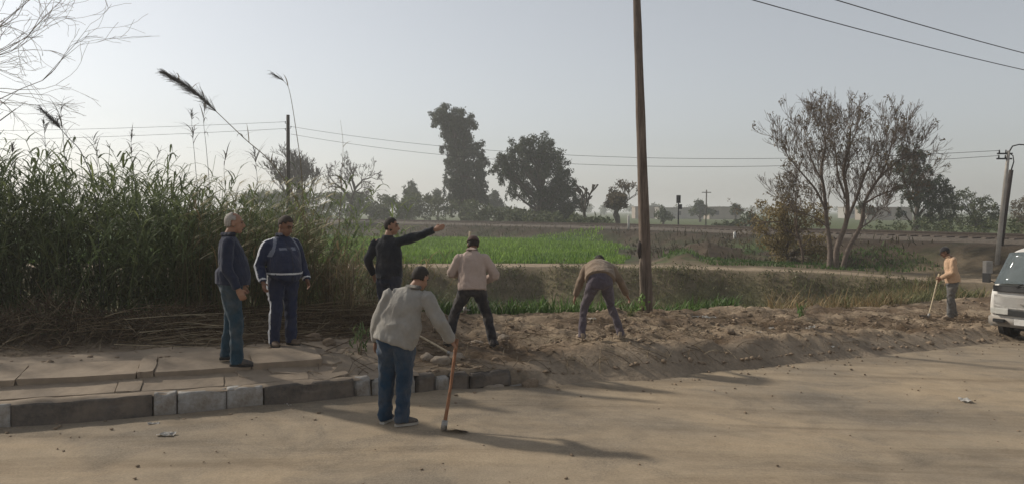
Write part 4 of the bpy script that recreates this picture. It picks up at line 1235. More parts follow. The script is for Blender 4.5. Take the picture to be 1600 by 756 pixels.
plant('dry_bush', 'dry brown tangled bush between the tracksuit man and pointing man', 515, 500, 12.6, 260, .4, .014, (.17, .125, .07), 9, .9, tilt=(.1, 1.2), cat='bush')
# ------------------------------------------------------------------ poles and wires
def catenary(a, b, sag, n=24):
    return [a.lerp(b, i / n) - Vector((0, 0, sag * 4 * (i / n) * (1 - i / n))) for i in range(n + 1)]
def wire(a, b, sag, r, label, group=None):
    mb = MB(); c = a.copy()
    mb.tube([p - c for p in catenary(a, b, sag)], r, 5)
    return mb.build('overhead_wire', MAT['wire'], None, label=label, cat='wire', group=group, loc=c)

# the near wooden pole
pb = at(1011, 487, 16.0); gz = H(pb.x, 16.0)
pole = empty('utility_pole', (pb.x, 16.0, gz), label='tall weathered wooden utility pole with a split strip at its foot', cat='utility pole')
tp = at(995, 0, 16.0) - Vector((pb.x, 16.0, gz))
dirn = tp / tp.z
HT = 7.4
mb = MB(); rr = random.Random(3)
mb.tube([dirn * (HT * t) + Vector((0, 0, -.25 if t == 0 else 0)) for t in np.linspace(0, 1, 14)], [.128 - .062 * t + rr.uniform(-.004, .004) for t in np.linspace(0, 1, 14)], 14)
mb.build('shaft', MAT['wood_pole'], pole)
mb = MB()   # split timber strip and the tied lump low on the shaft
mb.tube([(-.14, -.05, .02), (-.125, -.06, .5), (-.15, -.05, .95), (-.135, -.04, 1.15)], [.03, .035, .03, .02], 6)
mb.build('split_strip', MAT['bark_pale'], pole)
mb = MB()
mb.tube([(-.16, -.03, 1.12), (-.17, -.03, 1.25), (-.155, -.03, 1.42), (-.14, -.02, 1.5)], [.02, .05, .055, .02], 7)
mb.build('tied_lump', MAT['dark_pole'], pole)
mb = MB(); top = dirn * (HT - .35)
mb.box(top + Vector((0, -.1, 0)), (.75, .045, .05), Matrix.Rotation(R(-60), 3, 'Z'))
mb.build('crossarm', MAT['wood_pole'], pole, False)
arm = Matrix.Rotation(R(-60), 3, 'Z')
wp = []
for s in (-.6, .6):
    c = top + Vector((0, -.1, 0)) + arm @ Vector((s, 0, .05))
    mb = MB(); mb.tube([c, c + Vector((0, 0, .06)), c + Vector((0, 0, .09)), c + Vector((0, 0, .14))], [.015, .035, .035, .02], 8)
    mb.build('insulator', MAT['litter'], pole); wp.append(Vector((pb.x, 16, gz)) + c + Vector((0, 0, .12)))
# next pole along the road, out of the picture to the right
p2 = Vector((36.5, 37.0, 0)); p2.z = H(36.5, 37.0)
pole2 = empty('utility_pole', p2, label='wooden utility pole farther along the road beyond the white van', cat='utility pole')
mb = MB(); mb.tube([(0, 0, -.2), (0, 0, 4), (0, 0, 7.6)], [.13, .11, .08], 10); mb.build('shaft', MAT['wood_pole'], pole2)
mb = MB(); mb.box((0, -.1, 7.2), (.75, .045, .05), arm); mb.build('crossarm', MAT['wood_pole'], pole2, False)
for s, a, nm in ((-.6, wp[0], 'upper'), (.6, wp[1], 'lower')):
    c = Vector((0, -.1, 7.2)) + arm @ Vector((s, 0, .05))
    mb = MB(); mb.tube([c, c + Vector((0, 0, .06)), c + Vector((0, 0, .14))], [.015, .035, .02], 8); mb.build('insulator', MAT['litter'], pole2)
    wire(a, p2 + c + Vector((0, 0, .12)), .55, .0125, 'dark overhead wire from the near wooden pole along the road, on its %s arm' % ('far' if s < 0 else 'near'))

# dark pole behind the reeds
def dark_pole(name, label, px, top_py, Y, r, mat, lean_px=0, Zb=None):
    b = at(px, 330, Y); g0 = H(b.x, Y); t = at(px + lean_px, top_py, Y) - Vector((b.x, Y, g0))
    o = empty(name, (b.x, Y, g0), label=label, cat='utility pole')
    mb = MB(); mb.tube([Vector((0, 0, -.2)), t * .5, t], [r, r * .9, r * .75], 10); mb.build('shaft', mat, o)
    return o, Vector((b.x, Y, g0)), t
lp, lb, lt = dark_pole('utility_pole', 'dark square-topped utility pole rising behind the reed thicket', 450, 180, 47, .13, MAT['dark_pole'])
ins = []
for f_, sx in ((.935, -.16), (.90, .17), (.885, -.16)):
    mb = MB(); c = lt * f_
    mb.tube([c, c + Vector((sx, 0, .02)), c + Vector((sx, 0, .14))], [.015, .015, .04], 6); mb.build('insulator', MAT['dark_metal'], lp); ins.append(lb + c + Vector((sx, 0, .12)))
# right hand pair: leaning concrete pole with lamp arm, darker pole behind it
rb = at(1557, 428, 31.5); rz = H(rb.x, 31.5)
rp = empty('lamp_pole', (rb.x, 31.5, rz), label='pale leaning concrete pole with a lamp arm, behind the man in the peach shirt', cat='pole')
rt = at(1576, 236, 31.5) - Vector((rb.x, 31.5, rz))
mb = MB(); mb.tube([Vector((0, 0, -.2)), rt * .3, rt * .6, rt], [.095, .088, .075, .06], 12); mb.build('shaft', MAT['conc_pole'], rp)
mb = MB(); mb.tube([rt * .98, rt + Vector((.12, -.05, .18)), rt + Vector((.35, -.1, .24)), rt + Vector((.62, -.12, .22))], [.03, .028, .025, .022], 6); mb.build('lamp_arm', MAT['dark_metal'], rp)
mb = MB(); mb.box(rt + Vector((.72, -.12, .2)), (.13, .05, .035)); mb.build('lamp_head', MAT['dark_metal'], rp, False, .015)
rins = []
for i, f_ in enumerate((.975, .93)):
    mb = MB(); c = rt * f_; mb.box(c + Vector((-.14, 0, 0)), (.3, .03, .03)); mb.build('crossarm', MAT['dark_metal'], rp, False)
    for sx in (-.36, -.1):
        mb = MB(); q = c + Vector((sx, 0, .03)); mb.tube([q, q + Vector((0, 0, .12))], [.03, .02], 6); mb.build('insulator', MAT['dark_metal'], rp)
    rins.append(Vector((rb.x, 31.5, rz)) + c + Vector((-.36, 0, .12)))
r2b = at(1564, 330, 33.2); r2z = H(r2b.x, 33.2)
rp2 = empty('lamp_pole', (r2b.x, 33.2, r2z), label='slimmer dark pole with a hooked top just behind the pale leaning pole', cat='pole')
r2t = at(1580, 266, 33.2) - Vector((r2b.x, 33.2, r2z))
mb = MB(); mb.tube([Vector((0, 0, -.2)), r2t * .5, r2t], [.11, .10, .085], 10); mb.build('shaft', MAT['dark_pole'], rp2)
mb = MB(); mb.tube([r2t * .99, r2t + Vector((.1, 0, .35)), r2t + Vector((.06, 0, .6)), r2t + Vector((-.12, 0, .72))], [.03, .025, .022, .02], 6); mb.build('lamp_arm', MAT['dark_metal'], rp2)
# concrete stub beside them
sb = at(1543, 428, 31.0); mb = MB(); mb.box((0, 0, .2), (.13, .13, .3)); mb.build('concrete_stub', MAT['conc_pole'], None, False, .03, label='short pale concrete stub beside the leaning pole', cat='post', loc=(sb.x, 31.0, H(sb.x, 31.0)))
wire(ins[0], at(-400, 205, 47), .25, .010, 'thin wire running left over the reeds from the dark pole, higher')
wire(ins[2], at(-400, 222, 47), .25, .010, 'thin wire running left over the reeds from the dark pole, lower')
wire(ins[1], rins[0], .95, .010, 'long thin wire from the dark pole to the leaning concrete pole, higher')
wire(ins[1] + Vector((0, 0, -.45)), rins[1], 1.05, .010, 'long thin wire from the dark pole to the leaning concrete pole, lower')
# distant signal, pole and posts by the railway
sg = at(1060, 330, 66); sz = H(sg.x, 66)
so = empty('railway_signal', (sg.x, 66, sz), label='dark railway signal with two lamp heads on a post beside the rails', cat='signal')
mb = MB(); mb.tube([(0, 0, -.1), (0, 0, 2.2), (0, 0, 3.6)], [.07, .06, .05], 8); mb.build('post', MAT['dark_metal'], so)
for zz, dx_ in ((3.35, 0.0), (2.72, .12)):
    mb = MB(); mb.box((dx_, 0, zz), (.17, .10, .33 if dx_ == 0 else .2)); h_ = mb.build('lamp_head', MAT['dark_metal'], so, False, .03)
    mb = MB()
    for dz in ((-.16, .16) if dx_ == 0 else (0,)):
        mb.tube([(dx_, -.10, zz + dz), (dx_, -.22, zz + dz)], [.09, .09], 10)
    mb.build('hood', MAT['black'], h_)
mb = MB(); mb.box((-.06, 0, .55), (.12, .1, .3)); mb.build('relay_box', MAT['conc_pole'], so, False, .02)
far_p, fb, ft = dark_pole('utility_pole', 'thin far utility pole on the plain beyond the signal', 1103, 297, 118, .11, MAT['bark_far'], 1)
mb = MB(); mb.box(ft * .93, (.7, .05, .06)); mb.build('crossarm', MAT['bark_far'], far_p, False)
for px, y0, Y, hh, lab in ((982, 362, 60, 1.1, 'slim white marker post beside the rails near the wooden pole'), (1148, 372, 47, .38, 'little white marker stone on the embankment edge')):
    p = at(px, 360, Y); mb = MB(); mb.tube([(0, 0, -.25), (0, 0, hh * .9), (0, 0, hh)], [.09, .085, .05], 8); mb.build('marker_post', MAT['litter'], None, label=lab, cat='post', loc=(p.x, Y, H(p.x, Y)))

# ------------------------------------------------------------------ low far houses
MAT['house'] = M_plain('far_plaster', (0.28, 0.235, 0.19), 0.9, 0.15, 0.8, 0.1)
MAT['house2'] = M_plain('far_plaster_pale', (0.33, 0.31, 0.28), 0.9, 0.15, 0.8, 0.1)
for i, (px, Y, w, h, m_, lab) in enumerate([(1068, 240, 16, 3.2, 'house2', 'low pale far wall-like house on the plain behind the signal'), (1128, 230, 9, 3.4, 'house', 'low tan far house beside the thin far pole'),
        (1012, 250, 9, 3.6, 'house', 'small far house just beside the wooden pole on the horizon'), (1380, 210, 12, 3.2, 'house', 'low tan far house seen through the leafless tree'), (1335, 260, 8, 3.5, 'house2', 'small pale far house behind the big leafless tree')]):
    p = at(px, 330, Y); z0 = H(p.x, Y)
    o = empty('far_house', (p.x, Y, z0), label=lab, cat='house')
    mb = MB(); mb.box((0, 0, h / 2 - .1), (w / 2, 3.5, h / 2 + .1)); mb.build('wall', MAT[m_], o, False)
    mb = MB(); mb.box((0, 0, h + .12), (w / 2 + .2, 3.7, .12)); mb.build('roof', MAT['concrete'], o, False)
    nw = max(2, int(w // 3.2))
    for k in range(nw):
        mb = MB(); mb.box((-w / 2 + (k + .5) * w / nw, -3.5, h * .55), (.5, .04, .6)); mb.build('window', MAT['dark_metal'], o, False)

# ------------------------------------------------------------------ loose soil, stones, litter
def rock_mesh(seed, sub=2, amp=.35, flat=.6):
    bm = bmesh.new(); bmesh.ops.create_icosphere(bm, subdivisions=sub, radius=1)
    o = Vector((seed * 3.1, seed * 1.7, 0))
    for v in bm.verts:
        k = 1 + amp * mnoise.noise(v.co * 1.3 + o) + amp * .5 * mnoise.noise(v.co * 3 + o)
        v.co = Vector((v.co.x * k, v.co.y * k, v.co.z * k * flat))
    me = bpy.data.meshes.new('rock'); bm.to_mesh(me); bm.free()
    return me
g = np.random.default_rng(8)
base = []
for s in range(6):
    me = rock_mesh(s, 1, .9, .6); base.append((np.array([v.co[:] for v in me.vertices]), np.array([p.vertices[:] for p in me.polygons])))
def scatter(n, xs, ds, rmin, rmax, pw):
    out = []
    x = xs(n); d = ds(n); y = E(x) + d / .87; z = HC(x, y, False)
    r = rmin + (rmax - rmin) * g.random(n) ** pw
    for i in range(n):
        V, F = base[i % 6]; a = g.uniform(0, 6.28); c, s = math.cos(a), math.sin(a)
        Rm = np.array([[c, -s, 0], [s, c, 0], [0, 0, 1]])
        out.append((V @ Rm.T * r[i] * g.uniform(.7, 1.3, 3) + np.array([x[i], y[i], z[i] + r[i] * .2]), np.zeros((0, 4), int), F, np.zeros((len(V), 3))))
    return out
parts = scatter(4800, lambda n: g.uniform(-1.6, 13.5, n), lambda n: np.clip(g.normal(1.7, 1.2, n), .15, 4.4), .005, .05, 6.5)
parts += scatter(500, lambda n: g.uniform(-8.5, -1.0, n), lambda n: g.uniform(.9, 2.6, n), .006, .035, 2.5)
V, F, C = join_parts(parts)
link('soil_clods', mesh_np('soil_clods', V, F, MAT['clod']), label='loose brown clods and crumbs strewn over the dug earth', cat='soil', kind='stuff')
# crumbs and dark specks on the road
out = []
n = 620; x = np.where(np.arange(n) < 330, g.uniform(-6, 12, n), g.uniform(-4.5, 7, n)); d = np.where(np.arange(n) < 330, -g.exponential(.28, n), g.uniform(-5.5, -.3, n)); y = E(x) + d / .87; z = ZR(x, y)
for i in range(n):
    V, F = base[i % 6]; r = (.005 + .022 * g.random() ** 3) * (1 if i < 330 else .7)
    out.append((V * r + np.array([x[i], y[i], z[i] + r * .35 + .004]), np.zeros((0, 4), int), F, np.zeros((len(V), 3))))
V, F, C = join_parts(out)
link('road_crumbs', mesh_np('road_crumbs', V, F, MAT['clod']), label='small crumbs of earth and grit scattered on the road', cat='grit', kind='stuff')
stones = [(688, 508, 12.6, .11, 'pale rounded stone on the bank behind the grey-jacket man'), (772, 512, 12.4, .12, 'lumpy pale stone beside the raised foot of the light-shirt man'), (745, 528, 11.9, .13, 'flat stone between the legs of the light-shirt man'),
          (786, 515, 12.2, .10, 'brown stone on the heap just right of the light-shirt man'), (712, 555, 10.6, .13, 'rough stone on the kerb line behind the hoe handle'), (690, 568, 10.35, .12, 'rounded rubble stone above the white kerb piece'),
          (668, 555, 10.5, .10, 'broken rubble stone beside the lying stick'), (770, 585, 10.15, .16, 'earthy boulder-like lump at the end of the kerb'), (830, 588, 10.25, .13, 'earth lump at the bank foot past the kerb end'),
          (955, 500, 13.4, .11, 'brown clod heap stone before the bending man'), (940, 520, 12.4, .10, 'loose stone between the feet of the bending man'), (515, 540, 10.6, .10, 'grey lump on the dirt beside the tracksuit man'), (490, 528, 10.9, .12, 'dark earth lump near the tracksuit man heel'),
          (1140, 520, 13.4, .10, 'stone half sunk in the dug earth right of the wooden pole'), (1290, 512, 14.8, .12, 'stone on the dug earth left of the man in the peach shirt')]
for i, (px, py, Y, r, lab) in enumerate(stones):
    p = at(px, py, Y); me = rock_mesh(20 + i, 3, .42, .62); me.materials.append(MAT['stone' if i < 8 else 'clod'])
    me.polygons.foreach_set('use_smooth', np.ones(len(me.polygons), bool))
    o = link('stone', me, label=lab, cat='stone', loc=(p.x, Y, H(p.x, Y) + r * .22)); o.scale = (r, r * .85, r); o.rotation_euler = (0, 0, i * 1.3)
def scrap(seed, n=5, amp=.35):
    bm = bmesh.new(); rr = random.Random(seed); vs = {}
    for i in range(n + 1):
        for j in range(n + 1):
            x, y = i / n - .5, j / n - .5
            q = Vector((x * 2 + seed, y * 2, seed * .7))
            vs[i, j] = bm.verts.new((x * (1 + .3 * mnoise.noise(q * 3)), y * (1 + .3 * mnoise.noise(q * 3 + Vector((4, 4, 4)))), .12 + amp * mnoise.noise(q * 1.6) + .15 * mnoise.noise(q * 5)))
    for i in range(n):
        for j in range(n): bm.faces.new((vs[i, j], vs[i + 1, j], vs[i + 1, j + 1], vs[i, j + 1]))
    bmesh.ops.solidify(bm, geom=bm.faces[:], thickness=.02)
    me = bpy.data.meshes.new('scrap'); bm.to_mesh(me); bm.free(); me.materials.append(MAT['litter'])
    return me
lit = [(260, 680, 'road', .17, 'crumpled white paper scrap on the road before the white kerb stones'), (240, 662, 'road', .11, 'pale scrap beside the kerb near the crumpled paper'), (283, 652, 'road', .09, 'small pale scrap at the foot of the white kerb'),
       (1508, 627, 'road', .20, 'white scrap lying alone far out on the dusty road'), (1017, 582, 'road', .11, 'white scrap at the foot of the shaded earth bank'), (988, 585, 'road', .08, 'faint pale scrap against the shaded earth bank'), (1130, 575, 'road', .10, 'small white scrap at the foot of the bank right of the pole'),
       (1106, 468, 15.6, .30, 'pale crumpled plastic bag on the ditch edge right of the pole'), (1087, 476, 15.4, .18, 'small white plastic scrap beside the pale crumpled bag'), (1208, 506, 14.4, .15, 'white scrap on the dug earth near the lone weed'),
       (1268, 512, 14.6, .20, 'white torn plastic on the dug earth'), (1262, 520, 14.3, .12, 'small white torn piece beside the torn plastic'), (1300, 553, 13.6, .10, 'pale scrap at the road edge near the peach-shirt man'), (925, 468, 14.5, .16, 'white scrap beyond the legs of the bending man'), (455, 630, 'road', .16, 'thin pale scrap lying along the dark kerb'), (1185, 545, 13.4, .1, 'pale scrap on the bank top')]
for i, (px, py, Y, s, lab) in enumerate(lit):
    if Y == 'road':
        Y = 10.0
        for _ in range(20):
            p = at(px, py, Y); z = HR(p.x, p.y); dz = p.z - z; Y += dz * Y / (CAM_Z - z)
        p = at(px, py, Y); z = HR(p.x, p.y) + .004
        if (p.y - float(E(p.x))) * .87 > -.03: p.y = float(E(p.x)) - .08
    else:
        p = at(px, py, Y); z = H(p.x, Y)
    o = link('litter_scrap', scrap(i + 1), label=lab, cat='litter', loc=(p.x, p.y, z)); o.scale = (s, s * .6, s * .55); o.rotation_euler = (0, 0, .4 * i)

# ------------------------------------------------------------------ people
MAT['skin'] = M_plain('skin', (0.30, 0.165, 0.105), 0.55, 0.12, 20, 0.15, 0.003)
MAT['skin_dark'] = M_plain('skin_tanned', (0.22, 0.115, 0.072), 0.55, 0.12, 20, 0.15, 0.003)
MAT['hair'] = M_plain('dark_hair', (0.030, 0.024, 0.020), 0.8, 0.4, 60, 0.6, 0.01)
MAT['hair_brown'] = M_plain('cropped_hair', (0.05, 0.037, 0.029), 0.85, 0.3, 60, 0.5, 0.01)
MAT['hair_grey'] = M_plain('grey_hair', (0.33, 0.30, 0.265), 0.85, 0.3, 60, 0.5, 0.01)
MAT['eye'] = M_plain('eye_dark', (0.03, 0.02, 0.015), 0.3, 0.1, 5, 0)
MAT['lip'] = M_plain('lip', (0.20, 0.085, 0.065), 0.5, 0.1, 20, 0)
def cloth(name, c, var=.16, dusty=.25, rough=.92):
    m, t, bs, out = nt(name)
    co = objco(t)
    n = noise_node(t, 9, 6, .6, co); w = noise_node(t, 240, 2, .5, co); f = noise_node(t, 3.0, 4, .6, co)
    cr = ramp(t, n, [(.3, tuple(x * (1 - var) for x in c)), (.7, tuple(min(1, x * (1 + var)) for x in c))])
    df = ramp(t, f, [(.45, (0, 0, 0)), (.75, (dusty,) * 3)])
    cr = mixc(t, df, cr, (0.28, 0.23, 0.175))
    t.links.new(cr, bs.inputs['Base Color']); bs.inputs['Roughness'].default_value = rough
    bs.inputs['Specular IOR Level'].default_value = 0.15
    bs.inputs['Sheen Weight'].default_value = 0.15
    cz = noise_node(t, 13, 3, .55, objco(t, (1, 1, .55)), 1.2)
    ad = t.nodes.new('ShaderNodeMath'); ad.operation = 'MULTIPLY_ADD'; ad.inputs[1].default_value = .05
    t.links.new(w, ad.inputs[0]); t.links.new(cz, ad.inputs[2])
    bump(t, ad.outputs[0], bs, .55, .03)
    return m
MAT['navy'] = cloth('navy_jacket_cloth', (0.016, 0.022, 0.046), .16, .06)
MAT['jeans'] = cloth('blue_denim', (0.016, 0.045, 0.068), .22)
MAT['jeans2'] = cloth('bright_blue_trousers', (0.012, 0.036, 0.070), .2)
MAT['track'] = cloth('navy_tracksuit', (0.020, 0.027, 0.060), .12, .1)
MAT['white_cloth'] = cloth('white_stripe', (0.62, 0.63, 0.65), .1, .1)
MAT['pale_stripe'] = cloth('pale_panel', (0.16, 0.175, 0.22), .1, .1)
MAT['blackknit'] = cloth('dark_sweater', (0.018, 0.020, 0.026), .2, .1)
MAT['darktrs'] = cloth('dark_navy_trousers', (0.016, 0.021, 0.038), .2, .15)
MAT['greyjk'] = cloth('grey_jacket_cloth', (0.27, 0.255, 0.228), .12, .2)
MAT['peach'] = cloth('pale_pinkish_shirt', (0.42, 0.325, 0.275), .1, .2)
MAT['blacktrs'] = cloth('black_trousers', (0.017, 0.017, 0.022), .2, .3)
MAT['khaki'] = cloth('khaki_jacket_cloth', (0.20, 0.145, 0.10), .15, .3)
MAT['plum'] = cloth('plum_grey_trousers', (0.085, 0.07, 0.085), .15, .2)
MAT['peach2'] = cloth('peach_shirt', (0.46, 0.30, 0.19), .1, .15)
MAT['greytrs'] = cloth('grey_trousers', (0.12, 0.115, 0.11), .15, .3)
MAT['cap'] = cloth('maroon_cap_cloth', (0.075, 0.045, 0.038), .15, .1)
MAT['cap2'] = cloth('dark_cap_cloth', (0.03, 0.028, 0.03), .15, .1)
MAT['shoe_dark'] = M_plain('dark_shoe', (0.025, 0.028, 0.036), 0.7, 0.2, 20, .1, dirt=DUST, dirt_amt=.35)
MAT['shoe_brown'] = M_plain('dusty_brown_shoe', (0.10, 0.065, 0.045), 0.8, 0.2, 20, .1, dirt=DUST, dirt_amt=.6)
MAT['sole_white'] = M_plain('pale_sole', (0.42, 0.40, 0.36), 0.8, 0.2, 20, .1, dirt=DUST, dirt_amt=.5)
MAT['sandal'] = M_plain('dusty_sandal', (0.26, 0.20, 0.145), 0.8, 0.2, 20, .1, dirt=DUST, dirt_amt=.5)

def cr_resample(pts, rads, m=4):
    P = np.array([list(p) for p in pts], float); Rr = np.array(rads, float)
    A = np.hstack([P, Rr])
    S = _spl(A, m)
    return [Vector(a[:3]) for a in S], [(abs(a[3]), abs(a[4])) for a in S]
def loft(bm, pts, rads, side, n=16, res=4):
    """smooth tube through pts; rads (side radius, front radius)"""
    rads = [(r, r) if not hasattr(r, '__len__') else r for r in rads]
    if res > 1 and len(pts) > 1: pts, rads = cr_resample(pts, rads, res)
    m = len(pts); rings = []
    for i, p in enumerate(pts):
        t = (pts[min(i + 1, m - 1)] - pts[max(i - 1, 0)]).normalized()
        s = Vector(side) - t * Vector(side).dot(t)
        if s.length < 1e-4: s = t.orthogonal()
        s.normalize(); f = t.cross(s)
        rings.append([bm.verts.new(p + s * (rads[i][0] * math.cos(2 * math.pi * k / n)) + f * (rads[i][1] * math.sin(2 * math.pi * k / n))) for k in range(n)])
    for i in range(m - 1):
        for k in range(n):
            bm.faces.new((rings[i][k], rings[i][(k + 1) % n], rings[i + 1][(k + 1) % n], rings[i + 1][k]))
    bm.faces.new(rings[0][::-1]); bm.faces.new(rings[-1])
def ell(bm, c, r, M=None, sub=3):
    res = bmesh.ops.create_icosphere(bm, subdivisions=sub, radius=1)
    for v in res['verts']:
        q = Vector((v.co.x * r[0], v.co.y * r[1], v.co.z * r[2]))
        if M is not None: q = M @ q
        v.co = Vector(c) + q
def remesh(bm, voxel, sm=4, fold=0, seed=0, fscale=(9, 9, 5)):
    bmesh.ops.recalc_face_normals(bm, faces=bm.faces)
    me = bpy.data.meshes.new('tmp'); bm.to_mesh(me); bm.free()
    o = bpy.data.objects.new('tmp', me); COL.objects.link(o)
    md = o.modifiers.new('r', 'REMESH'); md.mode = 'VOXEL'; md.voxel_size = voxel; md.use_smooth_shade = True
    if sm:
        s = o.modifiers.new('s', 'SMOOTH'); s.factor = .5; s.iterations = sm
    dg = bpy.context.evaluated_depsgraph_get()
    out = bpy.data.meshes.new_from_object(o.evaluated_get(dg))
    bpy.data.objects.remove(o); bpy.data.meshes.remove(me)
    out.polygons.foreach_set('use_smooth', np.ones(len(out.polygons), bool))
    if fold:
        so = Vector((seed * 2.7, seed * 1.1, 0))
        nr = [v.normal.copy() for v in out.vertices]
        for v, nn in zip(out.vertices, nr):
            q = Vector((v.co.x * fscale[0], v.co.y * fscale[1], v.co.z * fscale[2])) + so
            w = mnoise.noise_vector(q * .6) * .6
            a = 1 - abs(mnoise.noise(q + w)) * 2.2
            b = mnoise.noise(q * 2.3 + w)
            v.co += nn * (fold * (a * .9 + b * .5 - .4))
        out.update()
    return out
def sub_patch(me, test, off, mat, name, parent, thick=None):
    """a thin layer lying on the faces of a garment that pass test(center, normal)"""
    bm = bmesh.new(); bm.from_mesh(me)
    dl = [f for f in bm.faces if not test(f.calc_center_median(), f.normal)]
    bmesh.ops.delete(bm, geom=dl, context='FACES')
    if not bm.faces: bm.free(); return None
    bm.normal_update()
    nv = {v: v.normal.copy() for v in bm.verts}
    for v in bm.verts: v.co += nv[v] * off
    me2 = bpy.data.meshes.new(name); bm.to_mesh(me2); bm.free()
    me2.polygons.foreach_set('use_smooth', np.ones(len(me2.polygons), bool))
    me2.materials.clear(); me2.materials.append(mat)
    return link(name, me2, parent)

DEF = dict(pel=(0, 0, .95), hipL=(-.09, 0, .91), hipR=(.09, 0, .91), knL=(-.105, .03, .50), knR=(.105, .03, .50), anL=(-.11, -.02, .085), anR=(.11, -.02, .085),
           ch=(0, 0, 1.26), nk=(0, -.015, 1.475), hd=(0, .03, 1.63), shL=(-.185, -.015, 1.415), shR=(.185, -.015, 1.415), elL=(-.25, -.05, 1.14), elR=(.25, -.05, 1.14),
           wrL=(-.265, .04, .90), wrR=(.265, .04, .90), toeL=(-.18, 1, 0), toeR=(.18, 1, 0), hf=(0, 1, -.05))
def person(label, x, y, facing, k, over, fit, z=None, seed=0, on_road=False, lift=0.0):
    J = {a: Vector(b) * (k if a not in ('toeL', 'toeR', 'hf') else 1) for a, b in DEF.items()}
    for a, b in over.items(): J[a] = Vector(b) * (k if a not in ('toeL', 'toeR', 'hf') else 1)
    fa = math.atan2(facing[1], facing[0]) - math.pi / 2
    cz, sz_ = math.cos(fa), math.sin(fa)
    W = lambda v: (x + v.x * cz - v.y * sz_, y + v.x * sz_ + v.y * cz)
    hs2 = []
    for s in 'LR':
        a = W(J['an' + s]); hs2.append(HR(*a) + .004 if on_road else H(*a) + .012 + lift)
    z0 = sum(hs2) / 2 if z is None else z
    for s, h in zip('LR', hs2):
        dz = max(-.12, min(.12, h - z0)); J['an' + s].z += dz; J['kn' + s].z += dz * .5
        J['gz' + s] = dz
    root = empty('person', (x, y, z0), fa, label=label, cat='person')
    X = Vector((1, 0, 0)); Yv = Vector((0, 1, 0)); Zv = Vector((0, 0, 1))
    fat = fit.get('fat', 1.0); bel = fit.get('belly', 0.0)
    skin = MAT[fit.get('skin', 'skin')]
    spine = (J['nk'] - J['pel']).normalized()
    shax = (J['shR'] - J['shL']).normalized(); hipax = (J['hipR'] - J['hipL']).normalized()
    fr = shax.cross(spine) * -1
    fr = Vector(spine.cross(shax)) * 1.0
    if fr.dot(J['hf']) < -0.5: pass
    chest_f = spine.cross(shax); chest_f = chest_f if chest_f.y > 0 or abs(chest_f.y) < .3 else -chest_f
    # ---- body: one skin from head to hands and feet
    bm = bmesh.new()
    loft(bm, [J['pel'] - spine * .05, J['pel'] + spine * .12, J['ch'], J['ch'].lerp(J['nk'], .7), J['nk']], [(.12 * k, .085 * k), (.12 * k, .085 * k), (.14 * k, .09 * k), (.12 * k, .07 * k), (.055 * k, .055 * k)], shax)
    for s in 'LR':
        loft(bm, [J['hip' + s], J['hip' + s].lerp(J['kn' + s], .5), J['kn' + s], J['kn' + s].lerp(J['an' + s], .4), J['an' + s]], [.07 * k, .062 * k, .05 * k, .05 * k, .036 * k], hipax, 10)
        sh, el, wr = J['sh' + s], J['el' + s], J['wr' + s]
        loft(bm, [J['ch'].lerp(J['nk'], .6), sh, sh.lerp(el, .5), el, el.lerp(wr, .35), wr], [.05 * k, .05 * k, .042 * k, .036 * k, .036 * k, .026 * k], X, 10)
        # hand
        d = (wr - el).normalized()
        hp = fit.get('hand' + s, {})
        thumb = Vector(hp.get('thumb', (0, 1, 0.15))); thumb = (thumb - d * thumb.dot(d)).normalized()
        if 'dir' in hp: d = Vector(hp['dir']).normalized(); thumb = (thumb - d * thumb.dot(d)).normalized()
        pn = d.cross(thumb) * (1 if s == 'R' else -1)       # palm side
        pn = -pn if (s == 'R' and pn.x > 0.3 and 'palm' not in hp) or (s == 'L' and pn.x < -0.3 and 'palm' not in hp) else pn
        if 'palm' in hp:
            q = Vector(hp['palm']); pn = (q - d * q.dot(d)); pn = (pn - thumb * pn.dot(thumb)).normalized()
        curl = hp.get('curl', .45)
        pe = wr + d * .085 * k
        loft(bm, [wr - d * .01, wr + d * .03 * k, pe], [(.026 * k, .02 * k), (.038 * k, .017 * k), (.042 * k, .015 * k)], thumb, 12, 2)
        for i, (wo, ln) in enumerate([(.031, .072), (.0105, .080), (-.0105, .074), (-.031, .058)]):
            p = pe + thumb * (wo * k) - d * .012; dd = (d + thumb * (wo * .9)).normalized(); pts = [p]
            for j, f_ in enumerate((.42, .32, .26)):
                ang = curl * (.7 + .5 * j)
                dd = (dd * math.cos(ang) + pn * math.sin(ang)).normalized() if j or curl > .8 else (dd * math.cos(ang * .5) + pn * math.sin(ang * .5)).normalized()
                pts.append(pts[-1] + dd * (ln * k * f_ * 1.1))
            loft(bm, pts, [.0095 * k, .0092 * k, .0085 * k, .0075 * k], thumb, 8, 2)
        p = wr + d * .025 * k + thumb * .03 * k; t1 = p + (d * .6 + thumb * .6 + pn * .3).normalized() * .038 * k; t2 = t1 + (d * .85 + thumb * .15 + pn * .45).normalized() * .034 * k
        loft(bm, [p - thumb * .01, t1, t2], [.014 * k, .011 * k, .009 * k], pn, 8, 2)
    hf = J['hf'].normalized(); hu = fit.get('hup'); hu = Vector(hu) if hu else Zv
    hx = hf.cross(hu).normalized(); hu = hx.cross(hf).normalized()
    HM = Matrix((hx, hf, hu)).transposed(); hc = J['hd']; hk = k * fit.get('head', 1.0)
    Lh = lambda a, b, c: hc + HM @ (Vector((a, b, c)) * hk)
    ell(bm, Lh(0, -.008, .022), (.074 * hk, .093 * hk, .094 * hk), HM)
    ell(bm, Lh(0, .03, -.038), (.058 * hk, .062 * hk, .074 * hk), HM)
    ell(bm, Lh(0, .055, -.088), (.034 * hk, .034 * hk, .026 * hk), HM, 2)
    loft(bm, [Lh(0, .083, .022), Lh(0, .100, -.004), Lh(0, .110, -.026), Lh(0, .096, -.036)], [.010 * hk, .012 * hk, .017 * hk, .012 * hk], hx, 8, 2)
